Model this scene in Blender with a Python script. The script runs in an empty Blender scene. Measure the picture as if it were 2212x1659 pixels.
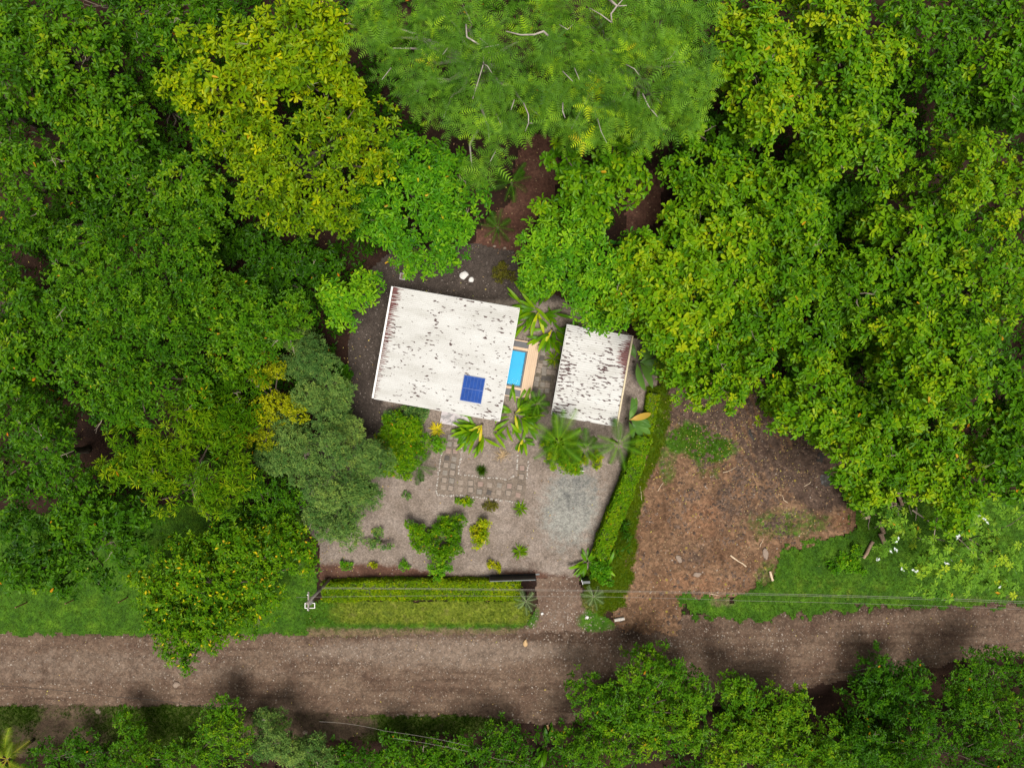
import bpy, math, random
import numpy as np
from mathutils import Vector

# ------------------------------------------------------------------ camera, sky, sun, exposure
SC = bpy.context.scene
COL = SC.collection
PW, PH = 2212.0, 1659.0          # the photograph's working grid
GW, CAMH = 78.0, 54.0            # metres of ground across the frame, flying height
cam = bpy.data.objects.new('camera', bpy.data.cameras.new('camera'))
COL.objects.link(cam)
cam.location = (0, 0, CAMH)
cam.data.sensor_width = 36.0
cam.data.lens = 36.0 * CAMH / GW
cam.data.clip_end = 2000
SC.camera = cam
SUN_EL, SUN_AZ = math.radians(76), math.radians(-62)   # azimuth as world angle of the sun's side
w = bpy.data.worlds.new('World'); SC.world = w; w.use_nodes = True
nt = w.node_tree
sky = nt.nodes.new('ShaderNodeTexSky'); sky.sky_type = 'NISHITA'; sky.sun_disc = False
sky.sun_elevation = SUN_EL; sky.sun_rotation = math.pi / 2 - SUN_AZ
sky.air_density = 1.6; sky.dust_density = 6.0; sky.ozone_density = 1.0
hs = nt.nodes.new('ShaderNodeHueSaturation'); hs.inputs['Saturation'].default_value = 0.12
nt.links.new(sky.outputs[0], hs.inputs['Color'])
nt.links.new(hs.outputs[0], nt.nodes['Background'].inputs[0])
nt.nodes['Background'].inputs[1].default_value = 0.045
sl = bpy.data.lights.new('sun', 'SUN'); sl.energy = 3.0; sl.angle = math.radians(26); sl.color = (1.0, 0.95, 0.87)
sun = bpy.data.objects.new('sun', sl); COL.objects.link(sun)
sd = Vector((math.cos(SUN_EL) * math.cos(SUN_AZ), math.cos(SUN_EL) * math.sin(SUN_AZ), math.sin(SUN_EL)))
sun.rotation_euler = sd.to_track_quat('Z', 'Y').to_euler(); sun.location = sd * 120
SC.view_settings.view_transform = 'Standard'; SC.view_settings.look = 'None'
SC.view_settings.exposure = 0.62; SC.view_settings.gamma = 1.0
SC.render.engine = 'CYCLES'
SC.cycles.max_bounces = 4; SC.cycles.diffuse_bounces = 2; SC.cycles.glossy_bounces = 2; SC.cycles.transmission_bounces = 2
SC.cycles.caustics_reflective = False; SC.cycles.caustics_refractive = False

# ------------------------------------------------------------------ helpers
RNG = np.random.default_rng(7)
random.seed(7)
M2 = GW / PW
def P(x, y, z=0.0):
    s = M2 * (CAMH - z) / CAMH
    return np.array([(x - PW / 2) * s, (PH / 2 - y) * s, z])
def R(px, z=0.0):
    return px * M2 * (CAMH - z) / CAMH
def to_px(X, Y):
    return X / M2 + PW / 2, PH / 2 - Y / M2

def tag(o, label=None, cat=None, group=None, kind=None):
    if label: o['label'] = label
    if cat: o['category'] = cat
    if group: o['group'] = group
    if kind: o['kind'] = kind
    return o
def empty(name, loc=(0, 0, 0), rz=0.0):
    o = bpy.data.objects.new(name, None); COL.objects.link(o)
    o.location = loc; o.rotation_euler = (0, 0, rz); o.empty_display_size = 0.3
    return o
def link(name, me, parent=None, loc=(0, 0, 0), rot=(0, 0, 0), sc=None):
    o = bpy.data.objects.new(name, me); COL.objects.link(o)
    o.location = loc; o.rotation_euler = rot
    if sc is not None: o.scale = sc if hasattr(sc, '__len__') else (sc, sc, sc)
    if parent is not None: o.parent = parent
    return o
def np_mesh(name, V, F, mat=None, attrs=None, smooth=False):
    """V (n,3); F (m,k) with k fixed, or a list of arrays of different k"""
    me = bpy.data.meshes.new(name)
    V = np.asarray(V, dtype=np.float32)
    Fs = F if isinstance(F, list) else [F]
    Fs = [np.asarray(f, dtype=np.int32) for f in Fs if len(f)]
    tot = np.concatenate([np.full(len(f), f.shape[1], np.int32) for f in Fs])
    idx = np.concatenate([f.ravel() for f in Fs])
    me.vertices.add(len(V)); me.vertices.foreach_set('co', V.ravel())
    me.loops.add(len(idx)); me.loops.foreach_set('vertex_index', idx)
    me.polygons.add(len(tot))
    st = np.zeros(len(tot), np.int32); st[1:] = np.cumsum(tot)[:-1]
    me.polygons.foreach_set('loop_start', st)
    me.update(calc_edges=True)
    me.polygons.foreach_set('use_smooth', np.full(len(tot), bool(smooth)))
    for k, a in (attrs or {}).items():
        at = me.attributes.new(k, 'FLOAT', 'POINT'); at.data.foreach_set('value', np.asarray(a, np.float32))
    if mat: me.materials.append(mat)
    return me

class MB:
    """collects boxes, tubes and prisms into one mesh"""
    def __init__(s): s.V = []; s.F4 = []; s.F3 = []; s.n = 0
    def add(s, V, F):
        V = np.asarray(V, float); s.V.append(V)
        for f in F:
            (s.F4 if len(f) == 4 else s.F3).append([i + s.n for i in f])
        s.n += len(V); return s
    def box(s, c, d, rz=0.0):
        x, y, z = d[0] / 2, d[1] / 2, d[2] / 2
        V = np.array([[-x,-y,-z],[x,-y,-z],[x,y,-z],[-x,y,-z],[-x,-y,z],[x,-y,z],[x,y,z],[-x,y,z]])
        ca, sa = math.cos(rz), math.sin(rz)
        V = np.stack([V[:,0]*ca - V[:,1]*sa, V[:,0]*sa + V[:,1]*ca, V[:,2]], 1) + np.asarray(c)
        return s.add(V, [[0,3,2,1],[4,5,6,7],[0,1,5,4],[1,2,6,5],[2,3,7,6],[3,0,4,7]])
    def tube(s, pts, rad, k=6, cap=True):
        pts = np.asarray(pts, float); n = len(pts)
        rad = np.full(n, rad) if np.isscalar(rad) else np.asarray(rad, float)
        V = []; 
        for i in range(n):
            d = pts[min(i+1, n-1)] - pts[max(i-1, 0)]; d /= np.linalg.norm(d) + 1e-9
            a = np.cross(d, [0.31, 0.22, 0.92] if abs(d[2]) < 0.9 else [1, 0.1, 0]); a /= np.linalg.norm(a) + 1e-9
            b = np.cross(d, a)
            for j in range(k):
                t = 2 * math.pi * j / k
                V.append(pts[i] + rad[i] * (math.cos(t) * a + math.sin(t) * b))
        F = []
        for i in range(n - 1):
            for j in range(k):
                j2 = (j + 1) % k
                F.append([i*k+j, i*k+j2, (i+1)*k+j2, (i+1)*k+j])
        if cap:
            V.append(pts[0]); V.append(pts[-1])
            for j in range(k):
                F.append([n*k, (j+1) % k, j]); F.append([n*k+1, (n-1)*k+j, (n-1)*k+(j+1) % k])
        return s.add(V, F)
    def mesh(s, name, mat, smooth=False):
        Fs = []
        if s.F4: Fs.append(np.array(s.F4))
        if s.F3: Fs.append(np.array(s.F3))
        return np_mesh(name, np.concatenate(s.V), Fs, mat, smooth=smooth)
    def build(s, name, mat, parent=None, smooth=False, **kw):
        return link(name, s.mesh(name, mat, smooth), parent, **kw)

def hsh(ix, iy, seed):
    h = (ix.astype(np.int64) * 374761393 + iy.astype(np.int64) * 668265263 + seed * 1442695041) & 0xffffffff
    h = ((h ^ (h >> 13)) * 1274126177) & 0xffffffff
    return ((h ^ (h >> 16)) & 0xffff) / 65535.0
def vnoise(x, y, seed=0):
    x = np.asarray(x, float); y = np.asarray(y, float)
    ix = np.floor(x); iy = np.floor(y); fx = x - ix; fy = y - iy
    fx = fx * fx * (3 - 2 * fx); fy = fy * fy * (3 - 2 * fy)
    a = hsh(ix, iy, seed); b = hsh(ix + 1, iy, seed); c = hsh(ix, iy + 1, seed); d = hsh(ix + 1, iy + 1, seed)
    return (a * (1 - fx) + b * fx) * (1 - fy) + (c * (1 - fx) + d * fx) * fy
def fbm(x, y, seed=0, o=4):
    s = 0; a = 0.5
    for i in range(o):
        s = s + a * (vnoise(x, y, seed + i * 17) - 0.5) * 2; x = x * 2.03; y = y * 2.03; a *= 0.55
    return s
def sdist(X, Y, poly):
    poly = np.asarray(poly, float); n = len(poly)
    ins = np.zeros(X.shape, bool); dm = np.full(X.shape, 1e9)
    for i in range(n):
        x1, y1 = poly[i]; x2, y2 = poly[(i + 1) % n]
        if abs(y2 - y1) > 1e-9:
            c = ((y1 > Y) != (y2 > Y)) & (X < (x2 - x1) * (Y - y1) / (y2 - y1) + x1); ins ^= c
        dx, dy = x2 - x1, y2 - y1; L2 = dx * dx + dy * dy + 1e-12
        t = np.clip(((X - x1) * dx + (Y - y1) * dy) / L2, 0, 1)
        dm = np.minimum(dm, (X - x1 - t * dx) ** 2 + (Y - y1 - t * dy) ** 2)
    dm = np.sqrt(dm)
    return np.where(ins, dm, -dm)
def wpoly(px): return [tuple(P(x, y)[:2]) for x, y in px]
def smooth(a, b, x):
    t = np.clip((x - a) / (b - a), 0, 1); return t * t * (3 - 2 * t)
def ell(xp, yp, cx, cy, rx, ry, rot=0.0, soft=0.6):
    c, s = math.cos(math.radians(rot)), math.sin(math.radians(rot))
    dx, dy = xp - cx, yp - cy
    d = np.sqrt(((dx * c + dy * s) / rx) ** 2 + ((-dx * s + dy * c) / ry) ** 2)
    return 1 - smooth(1 - soft, 1 + soft, d)

# ------------------------------------------------------------------ materials
def new_mat(name):
    m = bpy.data.materials.new(name); m.use_nodes = True
    t = m.node_tree; b = t.nodes['Principled BSDF']
    return m, t, b
def ramp(t, fac, stops, interp='LINEAR'):
    r = t.nodes.new('ShaderNodeValToRGB'); e = r.color_ramp.elements; r.color_ramp.interpolation = interp
    while len(e) < len(stops): e.new(0.5)
    for el, (p, c) in zip(e, stops): el.position = p; el.color = (*c, 1)
    t.links.new(fac, r.inputs[0]); return r.outputs[0]
def noise(t, scale, detail=4, rough=0.6, vec=None, out=0, dist=0.0):
    n = t.nodes.new('ShaderNodeTexNoise'); n.inputs['Scale'].default_value = scale
    n.inputs['Detail'].default_value = detail; n.inputs['Roughness'].default_value = rough
    n.inputs['Distortion'].default_value = dist
    if vec is not None: t.links.new(vec, n.inputs['Vector'])
    return n.outputs[out]
def coord(t, obj=None):
    c = t.nodes.new('ShaderNodeTexCoord')
    if obj is not None: c.object = obj
    return c.outputs['Object']
def mapping(t, vec, scale=(1, 1, 1), rot=(0, 0, 0)):
    m = t.nodes.new('ShaderNodeMapping'); m.inputs['Scale'].default_value = scale; m.inputs['Rotation'].default_value = rot
    t.links.new(vec, m.inputs['Vector']); return m.outputs[0]
def math_(t, op, a, b=None, c=None, clamp=False):
    m = t.nodes.new('ShaderNodeMath'); m.operation = op; m.use_clamp = clamp
    for i, v in enumerate((a, b, c)):
        if v is None: continue
        if isinstance(v, (int, float)): m.inputs[i].default_value = v
        else: t.links.new(v, m.inputs[i])
    return m.outputs[0]
def sstep(t, x, a, b):
    m = t.nodes.new('ShaderNodeMapRange'); m.interpolation_type = 'SMOOTHSTEP'
    m.inputs['From Min'].default_value = a; m.inputs['From Max'].default_value = b
    t.links.new(x, m.inputs['Value']); return m.outputs[0]
def mixc(t, fac, a, b, mode='MIX'):
    m = t.nodes.new('ShaderNodeMix'); m.data_type = 'RGBA'; m.blend_type = mode
    if isinstance(fac, (int, float)): m.inputs[0].default_value = fac
    else: t.links.new(fac, m.inputs[0])
    for i, v in ((6, a), (7, b)):
        if isinstance(v, tuple): m.inputs[i].default_value = (*v, 1)
        else: t.links.new(v, m.inputs[i])
    return m.outputs[2]
def attr(t, name):
    a = t.nodes.new('ShaderNodeAttribute'); a.attribute_name = name; return a.outputs['Fac']
def bump(t, b, h, strength=0.5, dist=0.05):
    n = t.nodes.new('ShaderNodeBump'); n.inputs['Strength'].default_value = strength; n.inputs['Distance'].default_value = dist
    t.links.new(h, n.inputs['Height']); t.links.new(n.outputs[0], b.inputs['Normal'])
def voro(t, scale, vec=None, out='Color', rnd=1.0):
    v = t.nodes.new('ShaderNodeTexVoronoi'); v.inputs['Scale'].default_value = scale; v.inputs['Randomness'].default_value = rnd
    if vec is not None: t.links.new(vec, v.inputs['Vector'])
    return v.outputs[out]
def val(t, col):
    s = t.nodes.new('ShaderNodeSeparateColor'); t.links.new(col, s.inputs[0]); return s.outputs[0]

def leaf_mat(name, stops, trans=0.25, rough=0.45, spec=0.13):
    m, t, b = new_mat(name)
    stops = [(p, (r * 1.16, g * 1.25, bl * 0.6) if g > r * .8 else (r, g, bl)) for p, (r, g, bl) in stops]
    c = ramp(t, attr(t, 'tint'), stops)
    t.links.new(c, b.inputs['Base Color'])
    b.inputs['Roughness'].default_value = rough; b.inputs['Specular IOR Level'].default_value = spec
    tr = t.nodes.new('ShaderNodeBsdfTranslucent')
    c2 = mixc(t, 0.35, c, (0.35, 0.40, 0.02))
    t.links.new(c2, tr.inputs[0])
    mx = t.nodes.new('ShaderNodeMixShader'); mx.inputs[0].default_value = trans
    t.links.new(b.outputs[0], mx.inputs[1]); t.links.new(tr.outputs[0], mx.inputs[2])
    t.links.new(mx.outputs[0], t.nodes['Material Output'].inputs[0])
    return m
def plain(name, col, rough=0.6, var=0.25, scale=6.0, metal=0.0, spec=0.5, stretch=(1, 1, 1), bmp=0.0):
    m, t, b = new_mat(name)
    n = noise(t, scale, 5, 0.65, mapping(t, coord(t), stretch))
    lo = tuple(v * (1 - var) for v in col); hi = tuple(min(1, v * (1 + var)) for v in col)
    t.links.new(ramp(t, n, [(0.3, lo), (0.7, hi)]), b.inputs['Base Color'])
    b.inputs['Roughness'].default_value = rough; b.inputs['Metallic'].default_value = metal
    b.inputs['Specular IOR Level'].default_value = spec
    if bmp: bump(t, b, n, bmp, 0.03)
    return m

def soil_mat(name, base, layers=(), grain=9.0, grain_amt=0.35, specks=None, bmp=0.6, rough=0.95, patch=0.35, streak=None, mottle=0.45):
    """base: colour stops over broad noise; layers: (attribute, stops, wobble) blended in with a ragged rim; specks: (scale, share, colour)"""
    m, t, b = new_mat(name)
    co = coord(t)
    n1 = noise(t, patch, 6, 0.62, co)
    c = ramp(t, n1, base)
    if streak is not None:
        ns = noise(t, 1.0, 5, 0.6, mapping(t, co, streak[0]))
        c = mixc(t, sstep(t, ns, 0.45, 0.7), c, streak[1])
    for a, stops, wob in layers:
        wn = noise(t, 1.7, 6, 0.7, co)
        f = math_(t, 'ADD', attr(t, a), math_(t, 'MULTIPLY', math_(t, 'SUBTRACT', wn, 0.5), wob))
        lc = ramp(t, noise(t, 1.1, 6, 0.7, co), stops)
        c = mixc(t, sstep(t, f, 0.3, 0.7), c, lc)
    mo = noise(t, 2.6, 8, 0.75, co, dist=0.6); mo2 = math_(t, 'MULTIPLY_ADD', sstep(t, mo, 0.28, 0.72), mottle, 1 - mottle * 0.5)
    cmo = t.nodes.new('ShaderNodeCombineColor')
    for i in range(3): t.links.new(mo2, cmo.inputs[i])
    c = mixc(t, 1.0, c, cmo.outputs[0], 'MULTIPLY')
    g = val(t, voro(t, grain, co))
    g2 = noise(t, grain * 1.6, 3, 0.7, co)
    k = math_(t, 'ADD', math_(t, 'MULTIPLY', g, 0.6), math_(t, 'MULTIPLY', g2, 0.8))
    k = math_(t, 'ADD', math_(t, 'MULTIPLY', k, grain_amt * 1.6), 1 - grain_amt * 0.8 * 1.4)
    cm = t.nodes.new('ShaderNodeCombineColor')
    for i in range(3): t.links.new(k, cm.inputs[i])
    c = mixc(t, 1.0, c, cm.outputs[0], 'MULTIPLY')
    if specks:
        for sc_, share, col in specks:
            vv = t.nodes.new('ShaderNodeTexVoronoi'); vv.inputs['Scale'].default_value = sc_
            t.links.new(co, vv.inputs['Vector'])
            rnd = val(t, vv.outputs['Color'])
            on = math_(t, 'MULTIPLY', math_(t, 'LESS_THAN', rnd, share), math_(t, 'LESS_THAN', vv.outputs['Distance'], 0.38))
            c = mixc(t, math_(t, 'MULTIPLY', on, 0.8), c, col)
    t.links.new(c, b.inputs['Base Color'])
    b.inputs['Roughness'].default_value = rough; b.inputs['Specular IOR Level'].default_value = 0.25
    hgt = math_(t, 'ADD', math_(t, 'MULTIPLY', g, 0.5), g2)
    bump(t, b, hgt, bmp, 0.04)
    return m

M = {}
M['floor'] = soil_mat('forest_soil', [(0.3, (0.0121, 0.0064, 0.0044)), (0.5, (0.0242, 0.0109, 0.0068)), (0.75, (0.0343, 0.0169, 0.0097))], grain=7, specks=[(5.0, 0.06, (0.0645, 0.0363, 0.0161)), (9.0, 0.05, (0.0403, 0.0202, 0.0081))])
GREENS = [(0.3, (0.020, 0.060, 0.003)), (0.5, (0.038, 0.100, 0.004)), (0.72, (0.068, 0.140, 0.006))]
LIMES = [(0.3, (0.070, 0.100, 0.010)), (0.55, (0.125, 0.155, 0.012)), (0.75, (0.150, 0.140, 0.040))]
M['road'] = soil_mat('gravel_road', [(0.3, (0.0736, 0.0435, 0.0300)), (0.5, (0.1123, 0.0736, 0.0509)), (0.72, (0.1519, 0.1046, 0.0734))],
    layers=[('mud', [(0.3, (0.0334, 0.0188, 0.0119)), (0.7, (0.0577, 0.0343, 0.0223))], 0.9), ('pale', [(0.3, (0.1276, 0.0910, 0.0668)), (0.7, (0.1823, 0.1352, 0.1039))], 0.8)],
    grain=9, grain_amt=0.45, specks=[(6.5, 0.05, (0.2552, 0.2042, 0.1584)), (10, 0.06, (0.2187, 0.1711, 0.1335)), (14, 0.08, (0.1823, 0.1435, 0.1089))], patch=0.5,
    streak=((0.12, 1.7, 1), (0.0690, 0.0418, 0.0278)), mottle=0.65)
M['lot'] = soil_mat('bare_soil', [(0.3, (0.0951, 0.0498, 0.0270)), (0.5, (0.1406, 0.0794, 0.0450)), (0.72, (0.1901, 0.1149, 0.0676))],
    layers=[('wet', [(0.3, (0.0496, 0.0303, 0.0218)), (0.7, (0.0951, 0.0619, 0.0450))], 0.9), ('red', [(0.3, (0.1570, 0.0755, 0.0387)), (0.7, (0.2066, 0.1134, 0.0644))], 0.8), ('grass', GREENS, 1.0)],
    grain=6.5, grain_amt=0.55, specks=[(5.5, 0.035, (0.2976, 0.1964, 0.1031)), (9, 0.04, (0.2727, 0.2040, 0.1288)), (4.0, 0.02, (0.2480, 0.1889, 0.0322))], patch=0.4, bmp=1.0, mottle=1.05)
M['drive'] = soil_mat('driveway_soil', [(0.3, (0.0891, 0.0561, 0.0396)), (0.5, (0.1254, 0.0825, 0.0594)), (0.72, (0.1584, 0.1122, 0.0825))],
    layers=[('grass', GREENS, 1.0)], grain=8, grain_amt=0.4, specks=[(6, 0.05, (0.2640, 0.2178, 0.1782)), (10, 0.06, (0.2376, 0.1980, 0.1650))], patch=0.5)
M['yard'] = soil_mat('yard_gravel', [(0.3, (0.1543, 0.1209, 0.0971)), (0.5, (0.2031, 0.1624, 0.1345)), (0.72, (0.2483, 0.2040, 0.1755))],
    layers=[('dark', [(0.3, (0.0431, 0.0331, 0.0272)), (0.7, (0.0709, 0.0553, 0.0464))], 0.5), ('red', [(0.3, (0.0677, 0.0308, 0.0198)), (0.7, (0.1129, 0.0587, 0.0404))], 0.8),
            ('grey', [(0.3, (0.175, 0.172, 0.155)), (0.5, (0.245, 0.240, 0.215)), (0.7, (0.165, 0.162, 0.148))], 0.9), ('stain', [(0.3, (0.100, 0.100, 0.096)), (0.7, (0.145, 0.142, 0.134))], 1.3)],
    grain=13, grain_amt=0.55, specks=[(11, 0.05, (0.3160, 0.2641, 0.2364))], patch=0.6)
M['lawn'] = soil_mat('lawn_turf', GREENS, layers=[('bare', [(0.3, (0.10, 0.065, 0.035)), (0.7, (0.16, 0.12, 0.07))], 1.0), ('lime', LIMES, 0.9)], grain=14, grain_amt=0.6, patch=0.8, mottle=0.75)
M['verge'] = soil_mat('verge_turf', [(0.3, (0.035, 0.040, 0.010)), (0.5, (0.050, 0.070, 0.010)), (0.7, (0.060, 0.105, 0.010))], layers=[('bare', [(0.3, (0.055, 0.035, 0.022)), (0.7, (0.10, 0.07, 0.045))], 1.1)], grain=11, grain_amt=0.5, patch=0.7)

# ------------------------------------------------------------------ ground sheets
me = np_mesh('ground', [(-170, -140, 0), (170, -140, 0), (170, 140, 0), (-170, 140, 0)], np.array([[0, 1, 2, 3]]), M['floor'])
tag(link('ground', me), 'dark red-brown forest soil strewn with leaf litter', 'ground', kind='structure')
SHEETS = {}
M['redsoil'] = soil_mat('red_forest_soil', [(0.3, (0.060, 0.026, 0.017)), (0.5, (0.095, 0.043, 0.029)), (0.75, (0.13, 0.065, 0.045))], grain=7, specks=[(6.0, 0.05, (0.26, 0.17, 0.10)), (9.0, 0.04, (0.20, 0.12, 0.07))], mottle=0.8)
def sheet(name, polypx, z, mat, cell=0.13, rag=0.25, rfreq=0.9, hfun=None, attrs=None, holes=(), label=None, cat=None, grow=0.0):
    poly = wpoly(polypx); a = np.array(poly)
    x0, y0 = a.min(0) - rag - cell - grow; x1, y1 = a.max(0) + rag + cell + grow
    nx, ny = int((x1 - x0) / cell) + 1, int((y1 - y0) / cell) + 1
    gx = x0 + np.arange(nx + 1) * cell; gy = y0 + np.arange(ny + 1) * cell
    cx, cy = np.meshgrid(gx[:-1] + cell / 2, gy[:-1] + cell / 2)
    s = sdist(cx, cy, poly) + grow + rag * fbm(cx * rfreq, cy * rfreq, hash(len(polypx)) % 97 + int(z * 1000), 5) * 1.4
    for h in holes: s = np.minimum(s, -sdist(cx, cy, wpoly(h)))
    keep = s > 0
    jj, ii = np.nonzero(keep)
    X, Y = np.meshgrid(gx, gy)
    vid = -np.ones(X.shape, np.int64)
    q = np.stack([jj * (nx + 1) + ii, jj * (nx + 1) + ii + 1, (jj + 1) * (nx + 1) + ii + 1, (jj + 1) * (nx + 1) + ii], 1)
    used, inv = np.unique(q.ravel(), return_inverse=True)
    vx, vy = X.ravel()[used], Y.ravel()[used]
    jit = cell * 0.3
    vx = vx + (hsh(used, used * 3, 5) - 0.5) * jit; vy = vy + (hsh(used, used * 7, 9) - 0.5) * jit
    xp, yp = to_px(vx, vy)
    vz = np.full(len(vx), z) + (hfun(vx, vy, xp, yp) if hfun else 0.006 * fbm(vx * 2, vy * 2, 3, 3))
    at = {k: f(xp, yp) for k, f in (attrs or {}).items()}
    me = np_mesh(name, np.stack([vx, vy, vz], 1), inv.reshape(-1, 4), mat, at, smooth=True)
    o = tag(link(name, me), label, cat, kind='structure')
    SHEETS[name] = (np.stack([vx, vy, vz], 1), at, xp, yp)
    return o

ROAD_TOP = [(-60,1371),(300,1373),(620,1374),(900,1372),(1080,1366),(1180,1352),(1330,1350),(1430,1342),(1560,1342),(1700,1327),(1900,1313),(2080,1306),(2280,1298)]
ROAD_BOT = [(2280,1395),(2080,1412),(1900,1440),(1760,1468),(1600,1505),(1420,1535),(1240,1546),(1050,1544),(880,1542),(700,1536),(420,1524),(200,1518),(-60,1520)]
def h_road(x, y, xp, yp):
    return 0.02 * fbm(x * 0.25, y * 1.6, 11, 4) + 0.008 * fbm(x * 3, y * 3, 12, 3)
def road_mid(xp): return np.interp(xp, [-60, 900, 1200, 1600, 2280], [1446, 1456, 1448, 1420, 1346])
sheet('road', ROAD_TOP + ROAD_BOT, 0.05, M['road'], 0.14, 0.30, 0.8, h_road,
      {'mud': lambda xp, yp: np.clip(smooth(44, 80, np.abs(yp - road_mid(xp) - 8)) * 0.34 + 0.22 * ell(xp, yp, 1360, 1420, 260, 90) + 0.12 * ell(xp, yp, 640, 1505, 190, 26) + 0.25 * smooth(1400, 1900, xp), 0, 1),
       'pale': lambda xp, yp: np.clip(0.72 * ell(xp, yp, 960, 1405, 330, 30) + 0.5 * ell(xp, yp, 200, 1440, 420, 50) + 0.35 * ell(xp, yp, 1000, 1455, 400, 22) + 0.3 * ell(xp, yp, 1500, 1390, 120, 30), 0, 1)},
      label='brown unpaved gravel road with pale stones crossing below the hedge', cat='road', grow=0.5)
LOT = [(1378,1010),(1420,900),(1450,850),(1560,820),(1760,840),(1850,940),(1900,1050),(1850,1095),(1832,1140),(1740,1170),(1690,1190),(1650,1262),(1590,1278),(1470,1284),(1462,1346),(1330,1352),(1352,1270),(1366,1180)]
def h_lot(x, y, xp, yp):
    t = ell(xp, yp, 1690, 950, 150, 110)
    ruts = np.sin((x * 0.9 + y * 0.35 + 0.5 * fbm(x * 0.4, y * 0.4, 4, 3)) * 9.0)
    return 0.06 * fbm(x * 0.8, y * 0.8, 21, 5) + 0.07 * t * ruts * (0.3 + 0.7 * vnoise(x, y, 8)) + 0.01 + 0.03 * np.abs(fbm(x * 1.8, y * 1.8, 33, 3))
LOT_ATTR = {'wet': lambda xp, yp: np.clip((0.72 + 0.38 * np.sin((xp * .9 * M2 - yp * .35 * M2 + .5 * fbm(xp * .014, yp * .014, 4, 3)) * 9.0)) * ell(xp, yp, 1690, 940, 165, 90, 20) + 0.8 * ell(xp, yp, 1480, 880, 70, 50) + 0.75 * ell(xp, yp, 1790, 1030, 70, 70) + 0.42 * ell(xp, yp, 1640, 1090, 190, 90) + 0.35 * fbm(xp * .02, yp * .02, 41, 4) + 0.35 * ell(xp, yp, 1490, 1200, 50, 50), 0, 1),
    'red': lambda xp, yp: np.clip(0.55 * ell(xp, yp, 1815, 1125, 40, 30, 0, .9) + 0.55 * ell(xp, yp, 1520, 1120, 60, 60) + 0.5 * ell(xp, yp, 1500, 1260, 120, 30), 0, 1),
    'grass': lambda xp, yp: np.clip(0.85 * ell(xp, yp, 1500, 950, 55, 36, 20) + 0.55 * ell(xp, yp, 1560, 965, 50, 25) + 0.5 * ell(xp, yp, 1700, 1130, 110, 40) + 0.42 * ell(xp, yp, 1530, 1000, 40, 50) + 0.5 * ell(xp, yp, 1440, 1000, 25, 60) + 0.5 * ell(xp, yp, 1660, 1240, 40, 40), 0, 1)}
sheet('dirt_lot', LOT, 0.075, M['lot'], 0.13, 0.55, 0.9, h_lot, LOT_ATTR, label='churned brown bare soil lot between the hedge and the lawn', cat='bare ground', grow=0.45)
sheet('driveway', [(1158,1246),(1252,1246),(1258,1290),(1300,1330),(1335,1345),(1330,1362),(1130,1366),(1140,1340),(1160,1300)], 0.072, M['drive'], 0.12, 0.18, 1.2, None,
      {'grass': lambda xp, yp: np.clip(0.75 * ell(xp, yp, 1140, 1330, 28, 30) + 0.8 * ell(xp, yp, 1290, 1340, 45, 30), 0, 1)}, label='stony brown soil driveway from the road to the gate opening', cat='driveway')
YARD = [(690,1252),(690,1170),(640,1120),(660,960),(735,900),(752,830),(752,740),(770,640),(800,585),(850,535),(1030,527),(1112,545),(1130,600),(1240,660),(1430,760),(1412,860),(1385,960),(1345,1080),(1296,1205),(1252,1250),(1160,1252)]
YARD_ATTR = {'dark': lambda xp, yp: np.clip(smooth(880, 800, xp + (yp - 700) * 0.05) * smooth(1000, 900, yp) + smooth(680, 620, yp), 0, 1),  # dark: damper gravel, with house and tree shade also put into the colour
    'red': lambda xp, yp: np.clip(1.1 * smooth(1190, 1250, yp) * smooth(1000, 820, xp) + 0.4 * ell(xp, yp, 1130, 1225, 60, 28) + 0.7 * smooth(1225, 1255, yp), 0, 1),
    'grey': lambda xp, yp: np.clip(0.78 * ell(xp, yp, 1232, 1095, 70, 100, 12, 0.95), 0, 1),
    'stain': lambda xp, yp: np.clip(0.5 * ell(xp, yp, 1245, 1060, 60, 70, 10, 0.9), 0, 1)}
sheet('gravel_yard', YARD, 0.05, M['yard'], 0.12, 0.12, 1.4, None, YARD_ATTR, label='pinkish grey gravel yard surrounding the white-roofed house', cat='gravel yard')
sheet('lawn', [(-60,1100),(120,1110),(520,1080),(650,1150),(690,1250),(668,1302),(668,1370),(300,1371),(-60,1368)], 0.082, M['lawn'], 0.12, 0.26, 1.8, None,
      {'bare': lambda xp, yp: np.clip(0.3 * smooth(1345, 1375, yp) - 0.05, 0, 1), 'lime': lambda xp, yp: np.clip(0.3 * smooth(500, 700, xp), 0, 1)}, label='mown green lawn beside the road under the orange-flowering tree', cat='lawn')
SHEETS['leftLawn'] = SHEETS['lawn']
sheet('lawn', [(664,1296),(1128,1296),(1148,1330),(1120,1364),(900,1372),(664,1374)], 0.084, M['lawn'], 0.12, 0.22, 1.8, None,
      {'bare': lambda xp, yp: np.clip(smooth(1338, 1368, yp) * 0.75 + 0.4 * ell(xp, yp, 985, 1322, 60, 18) + 0.42 * ell(xp, yp, 825, 1318, 60, 14), 0, 1),
       'lime': lambda xp, yp: np.clip(0.9 * smooth(1366, 1330, yp) * smooth(650, 780, xp), 0, 1)}, label='yellowish grass strip between the clipped hedge and the road', cat='lawn')
SHEETS['strip'] = SHEETS['lawn']
sheet('lawn', [(1398,985),(1402,900),(1396,840),(1440,830),(1446,900),(1428,970),(1392,1050),(1374,1130),(1364,1250),(1345,1305),(1300,1326),(1258,1300),(1262,1240),(1300,1200),(1350,1090)], 0.12, M['lawn'], 0.12, 0.25, 1.8, None,
      {'bare': lambda xp, yp: np.clip(0.75 * ell(xp, yp, 1262, 1315, 30, 30), 0, 1), 'lime': lambda xp, yp: 0.45 + 0 * xp}, label='narrow green grass strip along the hedge beside the dirt lot', cat='lawn')
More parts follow.
